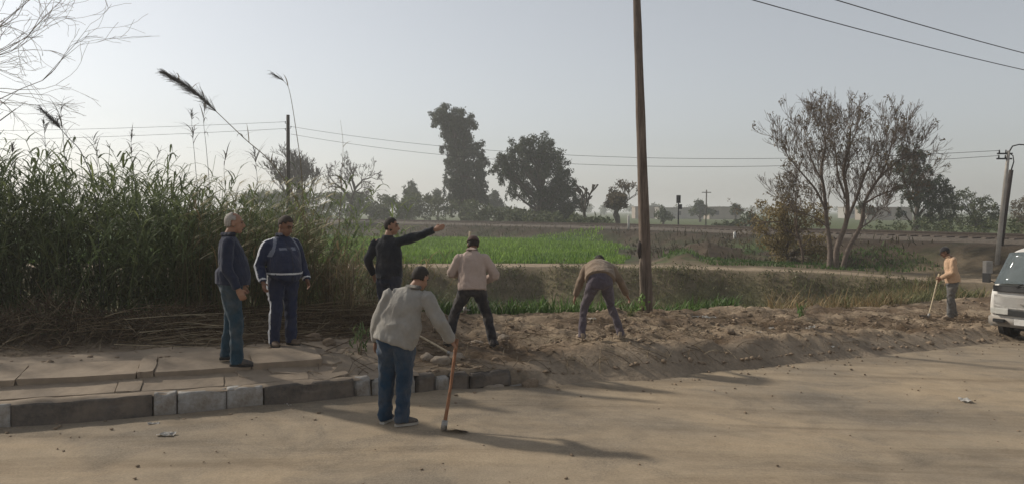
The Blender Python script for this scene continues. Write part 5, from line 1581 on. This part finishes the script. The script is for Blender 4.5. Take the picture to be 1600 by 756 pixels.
    loft(bm, [Lh(-.045, .072, .034), Lh(0, .086, .034), Lh(.045, .072, .034)], [.011 * hk] * 3, hu, 8, 2)
    loft(bm, [Lh(-.02, .082, -.062), Lh(0, .088, -.062), Lh(.02, .082, -.062)], [.010 * hk] * 3, hu, 8, 2)
    for s in (-1, 1): ell(bm, Lh(s * .078, -.008, -.008), (.011 * hk, .021 * hk, .033 * hk), HM, 2)
    loft(bm, [J['nk'] - spine * .05 * k, J['nk'], Lh(0, -.018, -.06), Lh(0, -.01, 0)], [.066 * k, .058 * k, .056 * k, .05 * k], hx, 14)
    me = remesh(bm, .0075, 2); me.materials.append(skin)
    body = link('body', me, root)
    for s in (-1, 1):
        b2 = bmesh.new(); ell(b2, Lh(s * .030, .083, .012), (.014 * hk, .007 * hk, .007 * hk), HM, 2); bm_obj('eye', b2, MAT['eye'], body)
        b2 = bmesh.new(); loft(b2, [Lh(s * .014, .094, .038), Lh(s * .032, .090, .044), Lh(s * .050, .076, .036)], [.006 * hk] * 3, hu, 6, 2); bm_obj('eyebrow', b2, MAT[fit.get('hair', 'hair')], body)
    b2 = bmesh.new(); loft(b2, [Lh(-.022, .088, -.064), Lh(0, .099, -.061), Lh(.022, .088, -.064)], [(.005 * hk, .005 * hk)] * 3, hu, 6, 2); bm_obj('mouth', b2, MAT['lip'], body)
    # ---- hair / cap
    def shell(rad, cond, nm, mat, amp=.003, sub=4):
        b2 = bmesh.new(); bmesh.ops.create_icosphere(b2, subdivisions=sub, radius=1)
        bmesh.ops.delete(b2, geom=[f for f in b2.faces if not cond(f.calc_center_median())], context='FACES')
        for v in b2.verts:
            n_ = mnoise.noise(v.co * 9 + Vector((seed, 0, 0))) * amp
            v.co = hc + HM @ (Vector((v.co.x * (rad[0] + n_), v.co.y * (rad[1] + n_) - .008, v.co.z * (rad[2] + n_) + .022)) * hk)
        bmesh.ops.solidify(b2, geom=b2.faces[:], thickness=-.008)
        return bm_obj(nm, b2, mat, root)
    style = fit.get('hairstyle', 'short')
    hm = MAT[fit.get('hair', 'hair')]
    if style == 'short': shell((.0775, .0970, .0985), lambda c: (c.z > .60 if c.y > .55 else (c.z > .36 if c.y > .15 else (c.z > .0 if c.y > -.22 else c.z > -.60))), 'hair', hm)
    elif style == 'bald': shell((.077, .0965, .098), lambda c: (c.z > -.62 and c.z < .62 and c.y < .25 and not (abs(c.x) > .8 and c.z < .1 and c.y > -.3)) or (c.z >= .62 and c.y < -.15), 'hair', hm, .002)
    else:
        shell((.078, .098, .100), lambda c: c.y < .1 and c.z > -.6 and not (abs(c.x) > .8 and c.z < .1 and c.y > -.3), 'hair', hm)
        cp = shell((.088, .108, .112), lambda c: c.z > .10, 'cap', MAT[fit.get('capmat', 'cap')], .002)
        b2 = bmesh.new(); rows = []
        for j in range(3):
            rows.append([b2.verts.new(Lh(.078 * math.sin(a) * (1 - .12 * j), .07 + .035 * math.cos(a) * 1.2 + .028 * j, .035 - .010 * j - .012 * abs(math.sin(a)))) for a in np.linspace(-1.25, 1.25, 9)])
        for j in range(2):
            for i in range(8): b2.faces.new((rows[j][i], rows[j][i + 1], rows[j + 1][i + 1], rows[j + 1][i]))
        bmesh.ops.solidify(b2, geom=b2.faces[:], thickness=.006)
        bm_obj('brim', b2, MAT[fit.get('capmat', 'cap')], cp)
    if fit.get('beard'):
        shell((.0745, .098, .112), lambda c: c.y > .0 and c.z < -.48 and c.z > -1.02, 'beard', MAT['hair'], .002)
    # ---- trousers
    tm = MAT[fit['trousers']]
    bm = bmesh.new(); tw = fit.get('tw', 1.0)
    hipc = (J['hipL'] + J['hipR']) / 2
    loft(bm, [J['pel'] + spine * .13 * k, J['pel'] + spine * .04 * k, hipc - Vector((0, 0, .05 * k)), hipc - Vector((0, 0, .10 * k))], [(.155 * k * fat, (.105 + bel * .5) * k * fat), (.172 * k * fat, (.118 + bel * .4) * k * fat), (.168 * k * fat, .122 * k * fat), (.10 * k, .09 * k)], hipax, 20)
    for s in 'LR':
        hp, kn, an = J['hip' + s], J['kn' + s], J['an' + s]
        ft = an + Vector((0, 0, -.05 * k))
        loft(bm, [hp + Vector((0, 0, .03 * k)), hp.lerp(kn, .3), hp.lerp(kn, .7), kn, kn.lerp(an, .4), kn.lerp(an, .8), ft], [(.10 * k * tw * fat, .112 * k * tw * fat), (.098 * k * tw * fat, .105 * k * tw * fat), (.082 * k * tw, .088 * k * tw), (.074 * k * tw, .080 * k * tw), (.068 * k * tw, .074 * k * tw), (.066 * k * tw, .072 * k * tw), (.066 * k * tw, .078 * k * tw)], hipax, 16)
    me = remesh(bm, .012, 3, .013, seed + 1, (8, 8, 8)); me.materials.append(tm)
    trs = link('trousers', me, root)
    # ---- jacket / shirt
    jm = MAT[fit['top']]
    bm = bmesh.new(); hem = fit.get('hem', .02) * k; jw = fit.get('jw', 1.0)
    bellyv = chest_f * (bel * .55 * k)
    low = J['pel'] - spine * hem + bellyv * .7
    loft(bm, [low, J['pel'] + spine * .10 * k + bellyv, J['pel'].lerp(J['ch'], .6) + bellyv, J['ch'] + bellyv * .3, J['ch'].lerp(J['nk'], .55), J['ch'].lerp(J['nk'], .86), J['nk'] + spine * .01 * k, J['nk'] + spine * .035 * k],
         [(.188 * k * fat * jw, (.138 + bel * .65) * k * fat * jw), (.19 * k * fat * jw, (.138 + bel * .7) * k * fat * jw), (.185 * k * fat * jw, (.135 + bel * .5) * k * fat), (.192 * k * fat, (.132 + bel * .2) * k * fat), (.182 * k * fat, .115 * k * fat), (.135 * k, .088 * k), (.078 * k, .076 * k), (.070 * k, .070 * k)], shax, 24)
    sw = fit.get('sw', 1.0)
    for s in 'LR':
        sh, el, wr = J['sh' + s], J['el' + s], J['wr' + s]
        inner = J['ch'].lerp(J['nk'], .50).lerp(sh, .35)
        cuff = el.lerp(wr, fit.get('sleeve', .97))
        loft(bm, [inner, sh, sh.lerp(el, .35), sh.lerp(el, .75), el, el.lerp(wr, .35), el.lerp(wr, .75) if fit.get('sleeve', .97) > .8 else el.lerp(cuff, .6), cuff], [.070 * k, .064 * k * sw * fat ** .5, .070 * k * sw * fat ** .5, .067 * k * sw, .064 * k * sw, .060 * k * sw, .054 * k * sw, .046 * k * sw], X, 16)
    me = remesh(bm, .0115, 3, .0095 * fit.get('fold', 1.0), seed + 5, (7, 7, 5.5)); me.materials.append(jm)
    top = link(fit.get('topname', 'jacket'), me, root)
    if fit.get('collar'):
        b2 = bmesh.new(); rows = []
        for j, (up_, rd) in enumerate([(-.005, .082), (.03, .074), (.05, .080), (.018, .092)]):
            rows.append([b2.verts.new(J['nk'] + spine * up_ * k + (shax * math.cos(a) + chest_f * math.sin(a)) * rd * k) for a in np.linspace(R(-250), R(70), 22)])
        for j in range(3):
            for i in range(21): b2.faces.new((rows[j][i], rows[j][i + 1], rows[j + 1][i + 1], rows[j + 1][i]))
        bmesh.ops.solidify(b2, geom=b2.faces[:], thickness=.005)
        bm_obj('collar', b2, jm, top)
    # ---- shoes
    for s in 'LR':
        an = J['an' + s]; fd = J['toe' + s].copy(); tz = fit.get('heel' + s, 0); fd.z = 0; fd.normalize(); sd = Vector((fd.y, -fd.x, 0)); gz_ = J['gz' + s]
        o = Vector((an.x, an.y, gz_))
        A = lambda f_, u_: o + fd * (f_ * k) + Vector((0, 0, u_ * k + tz * max(0, (.10 - f_) / .17)))
        bm = bmesh.new()
        loft(bm, [A(-.075, .05), A(-.045, .052), A(.03, .055), A(.10, .045), A(.155, .036), A(.185, .032)], [(.02 * k, .025 * k), (.036 * k, .046 * k), (.042 * k, .05 * k), (.047 * k, .038 * k), (.040 * k, .027 * k), (.018 * k, .015 * k)], sd, 14, 3)
        loft(bm, [A(-.035, .05), A(-.028, .105)], [(.036 * k, .042 * k), (.036 * k, .042 * k)], sd, 12, 1)
        me = remesh(bm, .008, 3); me.materials.append(MAT[fit['shoe']])
        shoe = link('shoe', me, root)
        bm = bmesh.new(); out_ = [(-.083, .0), (-.075, .028), (-.03, .038), (.04, .040), (.10, .050), (.16, .042), (.195, .0)]
        ol = [(a, b) for a, b in out_] + [(a, -b) for a, b in out_[-2:0:-1]]
        tv = [bm.verts.new(A(a, .026) + sd * b * k) for a, b in ol]; bv = [bm.verts.new(A(a, .0) + sd * b * k * .97) for a, b in ol]
        bm.faces.new(tv); bm.faces.new(bv[::-1])
        for i in range(len(tv)):
            j = (i + 1) % len(tv); bm.faces.new((bv[i], bv[j], tv[j], tv[i]))
        bm_obj('sole', bm, MAT[fit.get('sole', 'black')], shoe, False)
    root['J'] = 0
    del root['J']
    return root, J, top, trs, W, z0

# man in the navy jacket, seen from the side
p = at(362, 565, 9.5)
P1 = person('bald grey-haired man in navy jacket and blue jeans standing in profile on the pavement', p.x, 9.5, (.95, .30), 1.04,
    dict(hd=(0, .05, 1.625), wrR=(.265, .09, .885), elR=(.25, -.03, 1.13), wrL=(-.25, .10, .90), hf=(0.0, 1, -.06), anL=(-.10, -.06, .085), anR=(.11, .06, .085), knL=(-.1, .0, .5), knR=(.105, .06, .50), toeR=(.12, 1, 0)),
    dict(top='navy', trousers='jeans', shoe='shoe_dark', hairstyle='bald', hair='hair_grey', belly=.06, fat=1.04, hem=.03, collar=True, jw=1.05, head=1.02), seed=1, lift=.045)
# man in the tracksuit
p = at(442, 541, 10.5)
P2 = person('heavy man in navy tracksuit with white sleeve stripes, looking down with arms hanging', p.x, 10.5, (.66, -.75), 1.0,
    dict(hd=(-.02, .085, 1.60), nk=(0, .015, 1.46), hf=(-.30, .85, -.45), wrL=(-.31, .10, .87), wrR=(.31, .10, .87), elL=(-.295, -.04, 1.09), elR=(.295, -.04, 1.09), shL=(-.185, -.01, 1.35), shR=(.185, -.01, 1.35), anL=(-.10, .04, .085), anR=(.11, -.04, .085)),
    dict(top='track', trousers='track', shoe='shoe_brown', hairstyle='short', hair='hair_brown', head=1.09, belly=.13, fat=1.16, hem=.0, sw=1.12, collar=True, hup=(-.1, .4, .9), skin='skin_dark', tw=1.12), seed=2)
_, J, top_, trs_, _, _ = P2
k = 1.0
for s in 'LR':
    sg_ = -1 if s == 'L' else 1
    sh, el, wr = J['sh' + s], J['el' + s], J['wr' + s]
    def outer(c, n, sh=sh, el=el, wr=wr, sg_=sg_):
        xa = abs(sh.x) + (abs(el.x) - abs(sh.x)) * (sh.z - c.z) / (sh.z - el.z) if c.z > el.z else abs(el.x) + (abs(wr.x) - abs(el.x)) * (el.z - c.z) / (el.z - wr.z)
        ya = sh.y + (el.y - sh.y) * (sh.z - c.z) / (sh.z - el.z) if c.z > el.z else el.y + (wr.y - el.y) * (el.z - c.z) / (el.z - wr.z)
        return (c.x * sg_ > xa + .02 and abs(c.y - ya) < .026 and wr.z + .02 < c.z < sh.z + .04) or (c.x * sg_ > .1 and abs(c.y - sh.y) < .024 and n.z > .4 and c.z > sh.z - .02)
    sub_patch(top_.data, outer, .0025, MAT['white_cloth'], 'sleeve_stripe', top_)
    def front(c, n, sg_=sg_): return n.y > .1 and abs(c.x * sg_ - (.115 + (1.44 - c.z) * .42)) < .017 and 1.20 < c.z < 1.44 and c.y > .02
    sub_patch(top_.data, front, .0025, MAT['pale_stripe'], 'chest_piping', top_)
    def cuff(c, n, wr=wr): return (c - wr).length < .075 and abs((c - wr).dot((wr - J['el' + s]).normalized()) + .03) < .010
    sub_patch(top_.data, cuff, .003, MAT['white_cloth'], 'cuff_line', top_)
    def leg(c, n, sg_=sg_, hp=J['hip' + s], kn=J['kn' + s], an=J['an' + s]):
        a_, b_ = (hp, kn) if c.z > kn.z else (kn, an)
        t_ = (a_.z - c.z) / (a_.z - b_.z); q_ = a_ + (b_ - a_) * t_
        return c.z < .98 and c.x * sg_ > q_.x * sg_ + .03 and abs(c.y - q_.y) < .026
    sub_patch(trs_.data, leg, .0025, MAT['white_cloth'], 'leg_stripe', trs_)
sub_patch(top_.data, lambda c, n: abs(c.z - .985) < .009 and abs(c.x) < .26 and abs(n.z) < .8, .003, MAT['white_cloth'], 'hem_line', top_)
sub_patch(top_.data, lambda c, n: n.y > .3 and abs(c.z - 1.30) < .014 and .03 < c.x < .115, .0025, MAT['pale_stripe'], 'chest_lettering', top_)
sub_patch(top_.data, lambda c, n: n.y > .3 and abs(c.z - 1.30) < .020 and -.105 < c.x < -.045, .0025, MAT['pale_stripe'], 'chest_emblem', top_)
sub_patch(top_.data, lambda c, n: n.y > .4 and abs(c.x) < .007 and c.z < 1.42, .0025, MAT['darktrs'], 'zip', top_)
# pointing man
p = at(608, 535, 11.2)
P3 = person('man in dark sweater pointing with one outstretched arm beside the dry reeds', p.x, 11.2, (.45, .89), 1.02,
    dict(hf=(.95, .30, -.05), hd=(.03, .03, 1.625), shR=(.19, .02, 1.42), elR=(.43, .10, 1.50), wrR=(.655, .16, 1.585), shL=(-.185, -.03, 1.40), elL=(-.30, -.07, 1.16), wrL=(-.31, .06, .95), anL=(-.10, -.05, .085), anR=(.12, .05, .085)),
    dict(top='blackknit', trousers='darktrs', shoe='shoe_dark', hairstyle='short', beard=True, topname='sweater', hem=.04, handR=dict(curl=.15, thumb=(0, .3, 1), palm=(0, 1, 0)), belly=.03, jw=1.02), seed=3)
# man with grey jacket, hoe in hand
p = at(616, 664, 8.27)
P4 = person('man in loose grey jacket and blue trousers leaning one hand on a hoe', p.x, 8.27, (.20, .98), .985,
    dict(pel=(.03, .0, .955), ch=(.10, .05, 1.25), nk=(.175, .11, 1.445), hd=(.235, .20, 1.565), hf=(.35, .8, -.45), hipL=(-.06, 0, .91), hipR=(.12, 0, .91), shL=(-.05, .07, 1.395), shR=(.345, .09, 1.365), elL=(-.185, .02, 1.12), wrL=(-.235, .08, .88),
         elR=(.50, .06, 1.10), wrR=(.595, .17, .89), knL=(-.09, .03, .5), knR=(.11, .02, .5), anL=(-.125, .05, .085), anR=(.095, -.03, .085), toeL=(.1, 1, 0), toeR=(.75, .65, 0)),
    dict(top='greyjk', trousers='jeans2', shoe='shoe_dark', sole='sole_white', hairstyle='short', hem=.09, jw=1.17, fat=1.07, sw=1.18, collar=True, hup=(.15, .5, .85), handR=dict(curl=1.15, dir=(.55, .25, -.65), thumb=(.0, .9, .3), palm=(-.4, .2, -.9)), fold=1.3, head=1.03, tw=1.16), seed=4, on_road=True)
# watch of the grey jacket man
root4, J4, top4, _, W4, z4 = P4
mb = MB(); wd = (J4['wrL'] - J4['elL']).normalized(); c = J4['wrL'] - wd * .005
mb.tube([c - wd * .012, c + wd * .012], [.034, .033], 14); mb.build('wristwatch', MAT['black'], root4)
# man in the pale shirt and cap
p = at(738, 548, 11.3)
P5 = person('man in pale pinkish shirt, dark cap and black trousers, legs braced wide, back turned', p.x, 11.3, (-.08, 1), .985,
    dict(pel=(.0, 0, .865), hipL=(-.09, 0, .83), hipR=(.09, 0, .83), knL=(-.26, .09, .46), knR=(.22, .10, .46), anL=(-.33, -.04, .085), anR=(.30, .0, .085), ch=(.0, .06, 1.16), nk=(.0, .12, 1.375), hd=(.02, .20, 1.475), hf=(-.15, .85, -.35),
         shL=(-.18, .09, 1.285), shR=(.18, .09, 1.285), elL=(-.30, .12, 1.06), elR=(.34, .08, 1.03), wrL=(-.12, .34, 1.02), wrR=(.14, .30, .90), toeL=(-.45, 1, 0), toeR=(.4, 1, 0)),
    dict(top='peach', trousers='blacktrs', shoe='shoe_dark', hairstyle='cap', capmat='cap', topname='shirt', hem=.05, jw=1.08, sw=1.08, fat=1.03, collar=True, hup=(0, .4, .9), skin='skin_dark', handL=dict(curl=1.2, palm=(0, 0, -1)), handR=dict(curl=1.2, palm=(0, 0, 1))), seed=5)
# man bending over
p = at(938, 534, 12.0)
P6 = person('man in brown jacket and plum-grey trousers bending forward over the dug earth', p.x, 12.0, (.02, 1), 1.0,
    dict(pel=(-.01, -.05, .90), hipL=(-.10, -.03, .86), hipR=(.08, -.03, .86), knL=(-.245, .06, .47), knR=(.17, .07, .47), anL=(-.29, -.06, .085), anR=(.31, -.04, .085), ch=(.0, .21, 1.03), nk=(.015, .42, 1.125), hd=(.03, .55, 1.13), hf=(.0, .6, -.8),
         shL=(-.175, .36, 1.06), shR=(.195, .36, 1.06), elL=(-.29, .31, .84), elR=(.34, .36, .84), wrL=(-.36, .36, .61), wrR=(.46, .44, .62), toeL=(-.3, 1, 0), toeR=(.35, 1, 0)),
    dict(top='khaki', trousers='plum', shoe='sandal', sole='sandal', hairstyle='short', hem=.0, collar=True, hup=(0, .8, .6), skin='skin_dark', sw=1.0, tw=.86, fat=1.16, jw=1.06), seed=6)
# far man with the peach shirt
p = at(1487, 506, 18.6)
P7 = person('man in peach shirt, grey trousers and dark cap near the van, holding a long hoe', p.x, 18.6, (-.80, .45), .98,
    dict(ch=(0, .05, 1.25), nk=(0, .09, 1.455), hd=(0, .17, 1.585), hf=(0, .85, -.4), elL=(-.26, .0, 1.12), wrL=(-.20, .25, .98), elR=(.26, .02, 1.12), wrR=(.17, .27, .92), anL=(-.10, .03, .085), anR=(.11, -.04, .085)),
    dict(top='peach2', trousers='greytrs', shoe='sandal', sole='sandal', hairstyle='cap', capmat='cap2', topname='shirt', hem=.08, jw=1.15, fat=1.05, collar=True, hup=(0, .45, .88), skin='skin_dark', tw=1.12, handL=dict(curl=1.2), handR=dict(curl=1.2)), seed=7)

# ------------------------------------------------------------------ hand tools
def hoe(label, top, bot, r, blade_dir, mat, bl=(.22, .15), name='hoe', extra=.0):
    """long handle with an eye and a broad curved blade at the bottom end"""
    top = Vector(top); bot = Vector(bot)
    root = empty(name, bot, label=label, cat='hoe')
    ax = (top - bot); L = ax.length; ax.normalize()
    mb = MB(); side = ax.orthogonal().normalized(); pts = []
    for i in range(10):
        t = i / 9; pts.append(ax * (L * t) + side * (.006 * math.sin(t * 5)) - ax * (.03 if i == 0 else 0))
    mb.tube(pts, [r * (1.15 - .25 * math.sin(i / 9 * 3.1)) for i in range(10)], 10); mb.build('handle', mat, root)
    bd = Vector(blade_dir); bd = (bd - ax * bd.dot(ax) * .6).normalized(); w = ax.cross(bd).normalized()
    mb = MB(); mb.tube([ax * -.035, ax * .06], [r * 1.75, r * 1.6], 12)
    hd_ = mb.build('eye', MAT['steel'], root)
    bm = bmesh.new(); rows = []
    for i in range(7):
        t = i / 6
        c = bd * (bl[0] * t - .01) - ax * (.0 + .05 * math.sin(t * 1.9) * .6) + Vector((0, 0, .012))
        ww = r * 1.2 + (bl[1] / 2 - r * 1.2) * min(1, t * 2.2) ** .7
        rows.append([bm.verts.new(c + w * (ww * s_)) for s_ in (-1, -.5, 0, .5, 1)])
    for i in range(6):
        for j in range(4): bm.faces.new((rows[i][j], rows[i][j + 1], rows[i + 1][j + 1], rows[i + 1][j]))
    bmesh.ops.solidify(bm, geom=bm.faces[:], thickness=.006)
    bm_obj('blade', bm, MAT['steel'], root)
    return root
hx_, hy_ = W4(J4['wrR'] + Vector((.05, .03, 0)) * .98); hz_ = z4 + J4['wrR'].z - .03
b = at(694, 672, 8.05)
for _ in range(10): b = at(694, 672, b.y + (b.z - HR(b.x, b.y)) * b.y / CAM_Z)
hand_top = Vector((hx_, hy_, hz_)); bot = Vector((b.x, b.y, HR(b.x, b.y) + .045))
hoe('hoe with reddish wooden handle and steel blade, upright under the grey-jacket man\'s hand', hand_top + (hand_top - bot).normalized() * .05, bot, .019, (1, -.25, -.1), MAT['handle'], (.27, .17))
root5, J5, _, _, W5, z5 = P5
a = Vector((*W5(J5['wrL'] + Vector((.06, .06, 0))), z5 + J5['wrL'].z)); b_ = Vector((*W5(J5['wrR'] + Vector((-.04, .05, 0))), z5 + J5['wrR'].z))
ax5 = (a - b_).normalized(); tip = at(735, 362, 11.62)
low5 = a + (a - tip).normalized() * .55
hoe('hoe with pale handle held upright before the pale-shirt man', tip, low5, .015, (0, 1, 0), MAT['pale_wood'])
root7, J7, _, _, W7, z7 = P7
h7 = Vector((*W7((J7['wrR'] + J7['wrL']) / 2 + Vector((0, .05, -.03))), z7 + .93))
b7 = at(1451, 497, 18.5); b7z = H(b7.x, b7.y) + .04
bot7 = Vector((b7.x, b7.y, b7z))
hoe('hoe with pale stick handle held by the peach-shirt man', h7 + (h7 - bot7).normalized() * .12, bot7, .018, (-.6, .4, 0), MAT['pale_wood'])
# stick lying behind the grey jacket man
s0 = at(660, 527, 11.2); s1 = at(704, 553, 10.7)
s0.z = max(s0.z, H(s0.x, s0.y) + .02); s1.z = H(s1.x, s1.y) + .05
hoe('hoe with pale handle lying on the rubble behind the grey-jacket man', s0 + (s0 - s1).normalized() * .5 , s1, .016, (.3, -.6, -.3), MAT['pale_wood'], (.2, .14))
# ------------------------------------------------------------------ white van at the road edge
MAT['van'] = M_plain('van_paint', (0.62, 0.60, 0.56), 0.45, 0.05, 2, 0, spec=.4, dirt=(0.36, 0.30, 0.23), dirt_amt=.5)
MAT['van_grey'] = M_plain('van_bumper', (0.20, 0.195, 0.185), 0.65, 0.12, 6, .1, dirt=DUST, dirt_amt=.5)
MAT['van_trim'] = M_plain('van_black_trim', (0.03, 0.03, 0.03), 0.5, 0.2, 6, 0)
def glass_mat(name, c, rough=.05):
    m, t, bs, out = nt(name)
    n = noise_node(t, 3, 4, .6, objco(t))
    t.links.new(ramp(t, n, [(.35, c), (.75, tuple(x * 1.35 for x in c))]), bs.inputs['Base Color'])
    bs.inputs['Roughness'].default_value = rough; bs.inputs['Specular IOR Level'].default_value = .8
    return m
MAT['glass'] = glass_mat('van_glass', (0.17, 0.20, 0.20), .08)
MAT['lamp'] = glass_mat('van_lamp', (0.45, 0.44, 0.40), .1)
MAT['amber'] = glass_mat('van_indicator', (0.45, 0.17, 0.03), .2)
vc = at(1607, 536, 16.0)
head = Vector((-.86, -.51, 0)).normalized()
van = empty('van', (vc.x, 16.0, HR(vc.x, 16.0) - .0), math.atan2(head.y, head.x), label='white minivan with grey bumper parked facing along the road edge', cat='van')
# local axes: +x forward, y left, z up.  sections from nose to tail: (x, half width low, half width belt, half width roof, z low, z belt, z top)
W2 = .80
secs = [(.03, .60, .66, .62, .42, .60, .76), (.01, .70, .76, .72, .40, .74, 1.0), (-.03, .76, .79, .77, .38, .88, 1.12), (-.16, .79, .80, .75, .36, .98, 1.32), (-.33, .80, .80, .71, .36, 1.04, 1.58), (-.48, .80, .80, .68, .36, 1.06, 1.80), (-.58, .80, .80, .67, .36, 1.06, 1.90), (-.8, .80, .80, .66, .36, 1.06, 1.95),
        (-1.2, .80, .80, .66, .36, 1.06, 1.98), (-2.0, .80, .80, .66, .36, 1.06, 1.99), (-3.0, .80, .80, .66, .36, 1.06, 1.98), (-3.7, .80, .80, .66, .36, 1.06, 1.95), (-3.95, .79, .79, .64, .38, 1.06, 1.9), (-4.05, .75, .76, .60, .42, 1.02, 1.75), (-4.08, .68, .70, .56, .46, 1.0, 1.55)]
def sec_pts(s):
    x, a, b, c, z0, z1, z2 = s
    half = [(0, z0), (a * .6, z0), (a * .93, z0 + .015), (a, z0 + .09), (b + .01, z0 + (z1 - z0) * .55), (b, z1), (b * .45 + c * .55, z1 + (z2 - z1) * .55), (c + .012, z2 - .12), (c - .05, z2 - .03), (c * .72, z2 - .004), (0, z2 + .012)]
    return [Vector((x, y_, z_)) for y_, z_ in half] + [Vector((x, -y_, z_)) for y_, z_ in half[-2:0:-1]]
bm = bmesh.new(); rings = []
for s in secs: rings.append([bm.verts.new(p_) for p_ in sec_pts(s)])
n = len(rings[0])
for i in range(len(rings) - 1):
    for k_ in range(n): bm.faces.new((rings[i][k_], rings[i][(k_ + 1) % n], rings[i + 1][(k_ + 1) % n], rings[i + 1][k_]))
bm.faces.new(rings[0]); bm.faces.new(rings[-1][::-1])
vb = bm_obj('body', bm, MAT['van'], van)
md = vb.modifiers.new('sub', 'SUBSURF'); md.levels = 2; md.render_levels = 2
def panel(name, pts, mat, parent=van, off=.012, th=.01, n=6):
    """curved four-cornered panel: pts = 4 corners, bulged"""
    a, b, c, d = [Vector(p_) for p_ in pts]; nn = (b - a).cross(d - a).normalized()
    if nn.dot((a + b + c + d) / 4 - Vector((-2, 0, 1))) < 0: nn = -nn
    bm = bmesh.new(); g_ = []
    for i in range(n + 1):
        row = []
        for j in range(n + 1):
            u, v = i / n, j / n
            q = (a * (1 - u) + b * u) * (1 - v) + (d * (1 - u) + c * u) * v
            row.append(bm.verts.new(q + nn * (off * (1 + 2.5 * (1 - (2 * u - 1) ** 2) * (1 if name == 'windscreen' else .2)))))
        g_.append(row)
    for i in range(n):
        for j in range(n): bm.faces.new((g_[i][j], g_[i + 1][j], g_[i + 1][j + 1], g_[i][j + 1]))
    bmesh.ops.solidify(bm, geom=bm.faces[:], thickness=th)
    return bm_obj(name, bm, mat, parent)
ws = panel('windscreen', [(-.05, .72, 1.17), (-.05, -.72, 1.17), (-.47, -.635, 1.82), (-.47, .635, 1.82)], MAT['glass'], off=.035)
panel('cowl', [(.012, .70, 1.03), (.012, -.70, 1.03), (-.045, -.73, 1.155), (-.045, .73, 1.155)], MAT['van_trim'], off=.035)
for y_ in (-.25, .3):
    mb = MB(); mb.tube([(.04, y_, 1.16), (-.08, y_ + .2, 1.29), (-.14, y_ + .42, 1.40)], [.012, .01, .008], 5); mb.build('wiper', MAT['black'], ws)
panel('front_panel', [(.035, .68, .70), (.035, -.68, .70), (.012, -.68, .98), (.012, .68, .98)], MAT['van'], off=.02)
mb = MB(); mb.box((.075, 0, .82), (.012, .14, .018)); mb.build('badge_bar', MAT['steel'], van, False, .005)
mb = MB(); mb.box((.045, 0, .615), (.03, .62, .06)); mb.build('grille', MAT['van_trim'], van, False, .01)
for s in (-1, 1):
    mb = MB(); mb.box((.06, s * .50, .64), (.025, .13, .065)); mb.build('headlight', MAT['lamp'], van, False, .02)
    mb = MB(); mb.box((.03, s * .69, .64), (.025, .05, .06)); mb.build('indicator', MAT['lamp'], van, False, .015)
    mb = MB(); mb.tube([(-.2, s * .77, 1.2), (-.12, s * .90, 1.26)], [.012, .012], 6); mb.box((-.11, s * .92, 1.30), (.03, .075, .10)); mb.build('mirror', MAT['van_trim'], van, False)
    for x0, x1 in ((-.52, -1.15), (-1.25, -2.35), (-2.45, -3.65)):
        c = [(x0, s * .795, 1.08), (x1, s * .795, 1.08), (x1, s * .69, 1.70), (x0 if x0 < -.6 else x0 - .12, s * .69, 1.70)]
        panel('side_window', c if s < 0 else c[::-1], MAT['glass'], off=.02)
    mb = MB(); mb.box((-1.2, s * .806, .85), (.005, .004, .42)); mb.build('door_seam', MAT['van_trim'], van, False)
bm = bmesh.new()
bmesh.ops.create_cube(bm, size=1)
for v in bm.verts: v.co = Vector((v.co.x * .22 + .02 - (.10 if abs(v.co.y) > .3 and v.co.x > 0 else 0), v.co.y * 1.62, v.co.z * .24 + .43))
bmesh.ops.bevel(bm, geom=bm.edges[:], offset=.04, segments=3, affect='EDGES')
bp = bm_obj('bumper', bm, MAT['van_grey'], van)
for s in (-1, 1):
    mb = MB(); mb.box((.085 - .02, s * .56, .44), (.03, .11, .035)); mb.build('vent', MAT['black'], bp, False, .01)
mb = MB(); mb.box((.13, 0, .45), (.006, .22, .06)); mb.build('number_plate', MAT['litter'], bp, False)
for x_ in (-.72, -3.15):
    for s in (-1, 1):
        w = empty('wheel', (x_, s * .70, .29)); w.parent = van
        b2 = bmesh.new(); prof = [(.17, -.08), (.255, -.095), (.285, -.07), (.29, 0), (.285, .07), (.255, .095), (.17, .08)]
        rg = [[b2.verts.new((r_ * math.cos(a), o_, r_ * math.sin(a))) for r_, o_ in prof] for a in np.linspace(0, 2 * math.pi, 28, endpoint=False)]
        for i in range(28):
            for j in range(len(prof)): b2.faces.new((rg[i][j], rg[i][(j + 1) % len(prof)], rg[(i + 1) % 28][(j + 1) % len(prof)], rg[(i + 1) % 28][j]))
        bm_obj('tyre', b2, MAT['black'], w)
        mb = MB(); mb.tube([(0, s * .02, 0), (0, s * .06, 0), (0, s * .075, 0)], [.18, .17, .06], 20); mb.build('rim', MAT['steel'], w)
mb = MB(); mb.box((-1.95, 0, .30), (1.5, .5, .10)); mb.build('underbody', MAT['black'], van, False)
for s in (-1, 1):
    for x_ in (-.72, -3.15):
        mb = MB(); mb.tube([(x_, s * .70, .31), (x_, s * .808, .31)], [.345, .345], 24); mb.build('wheel_arch', MAT['black'], van, False)

# ------------------------------------------------------------------ dusty air
mb = MB(); mb.box((0, 0, 0), (1, 1, 1))
hm_, ht, hb, ho = nt('dusty_air')
ht.nodes.remove(hb)
pv_ = ht.nodes.new('ShaderNodeVolumePrincipled')
pv_.inputs['Color'].default_value = (0.90, 0.90, 0.90, 1)
pv_.inputs['Density'].default_value = HAZE_DENSITY
pv_.inputs['Anisotropy'].default_value = 0.35
ht.links.new(pv_.outputs[0], ho.inputs['Volume'])
hz = mb.build('haze', hm_, None, False, kind='stuff', label='thin pale dusty air over the whole place', cat='haze')
hz.scale = (3400, 3400, 13.5)
hz.location = (0, 0, 13.5 - 3.2)
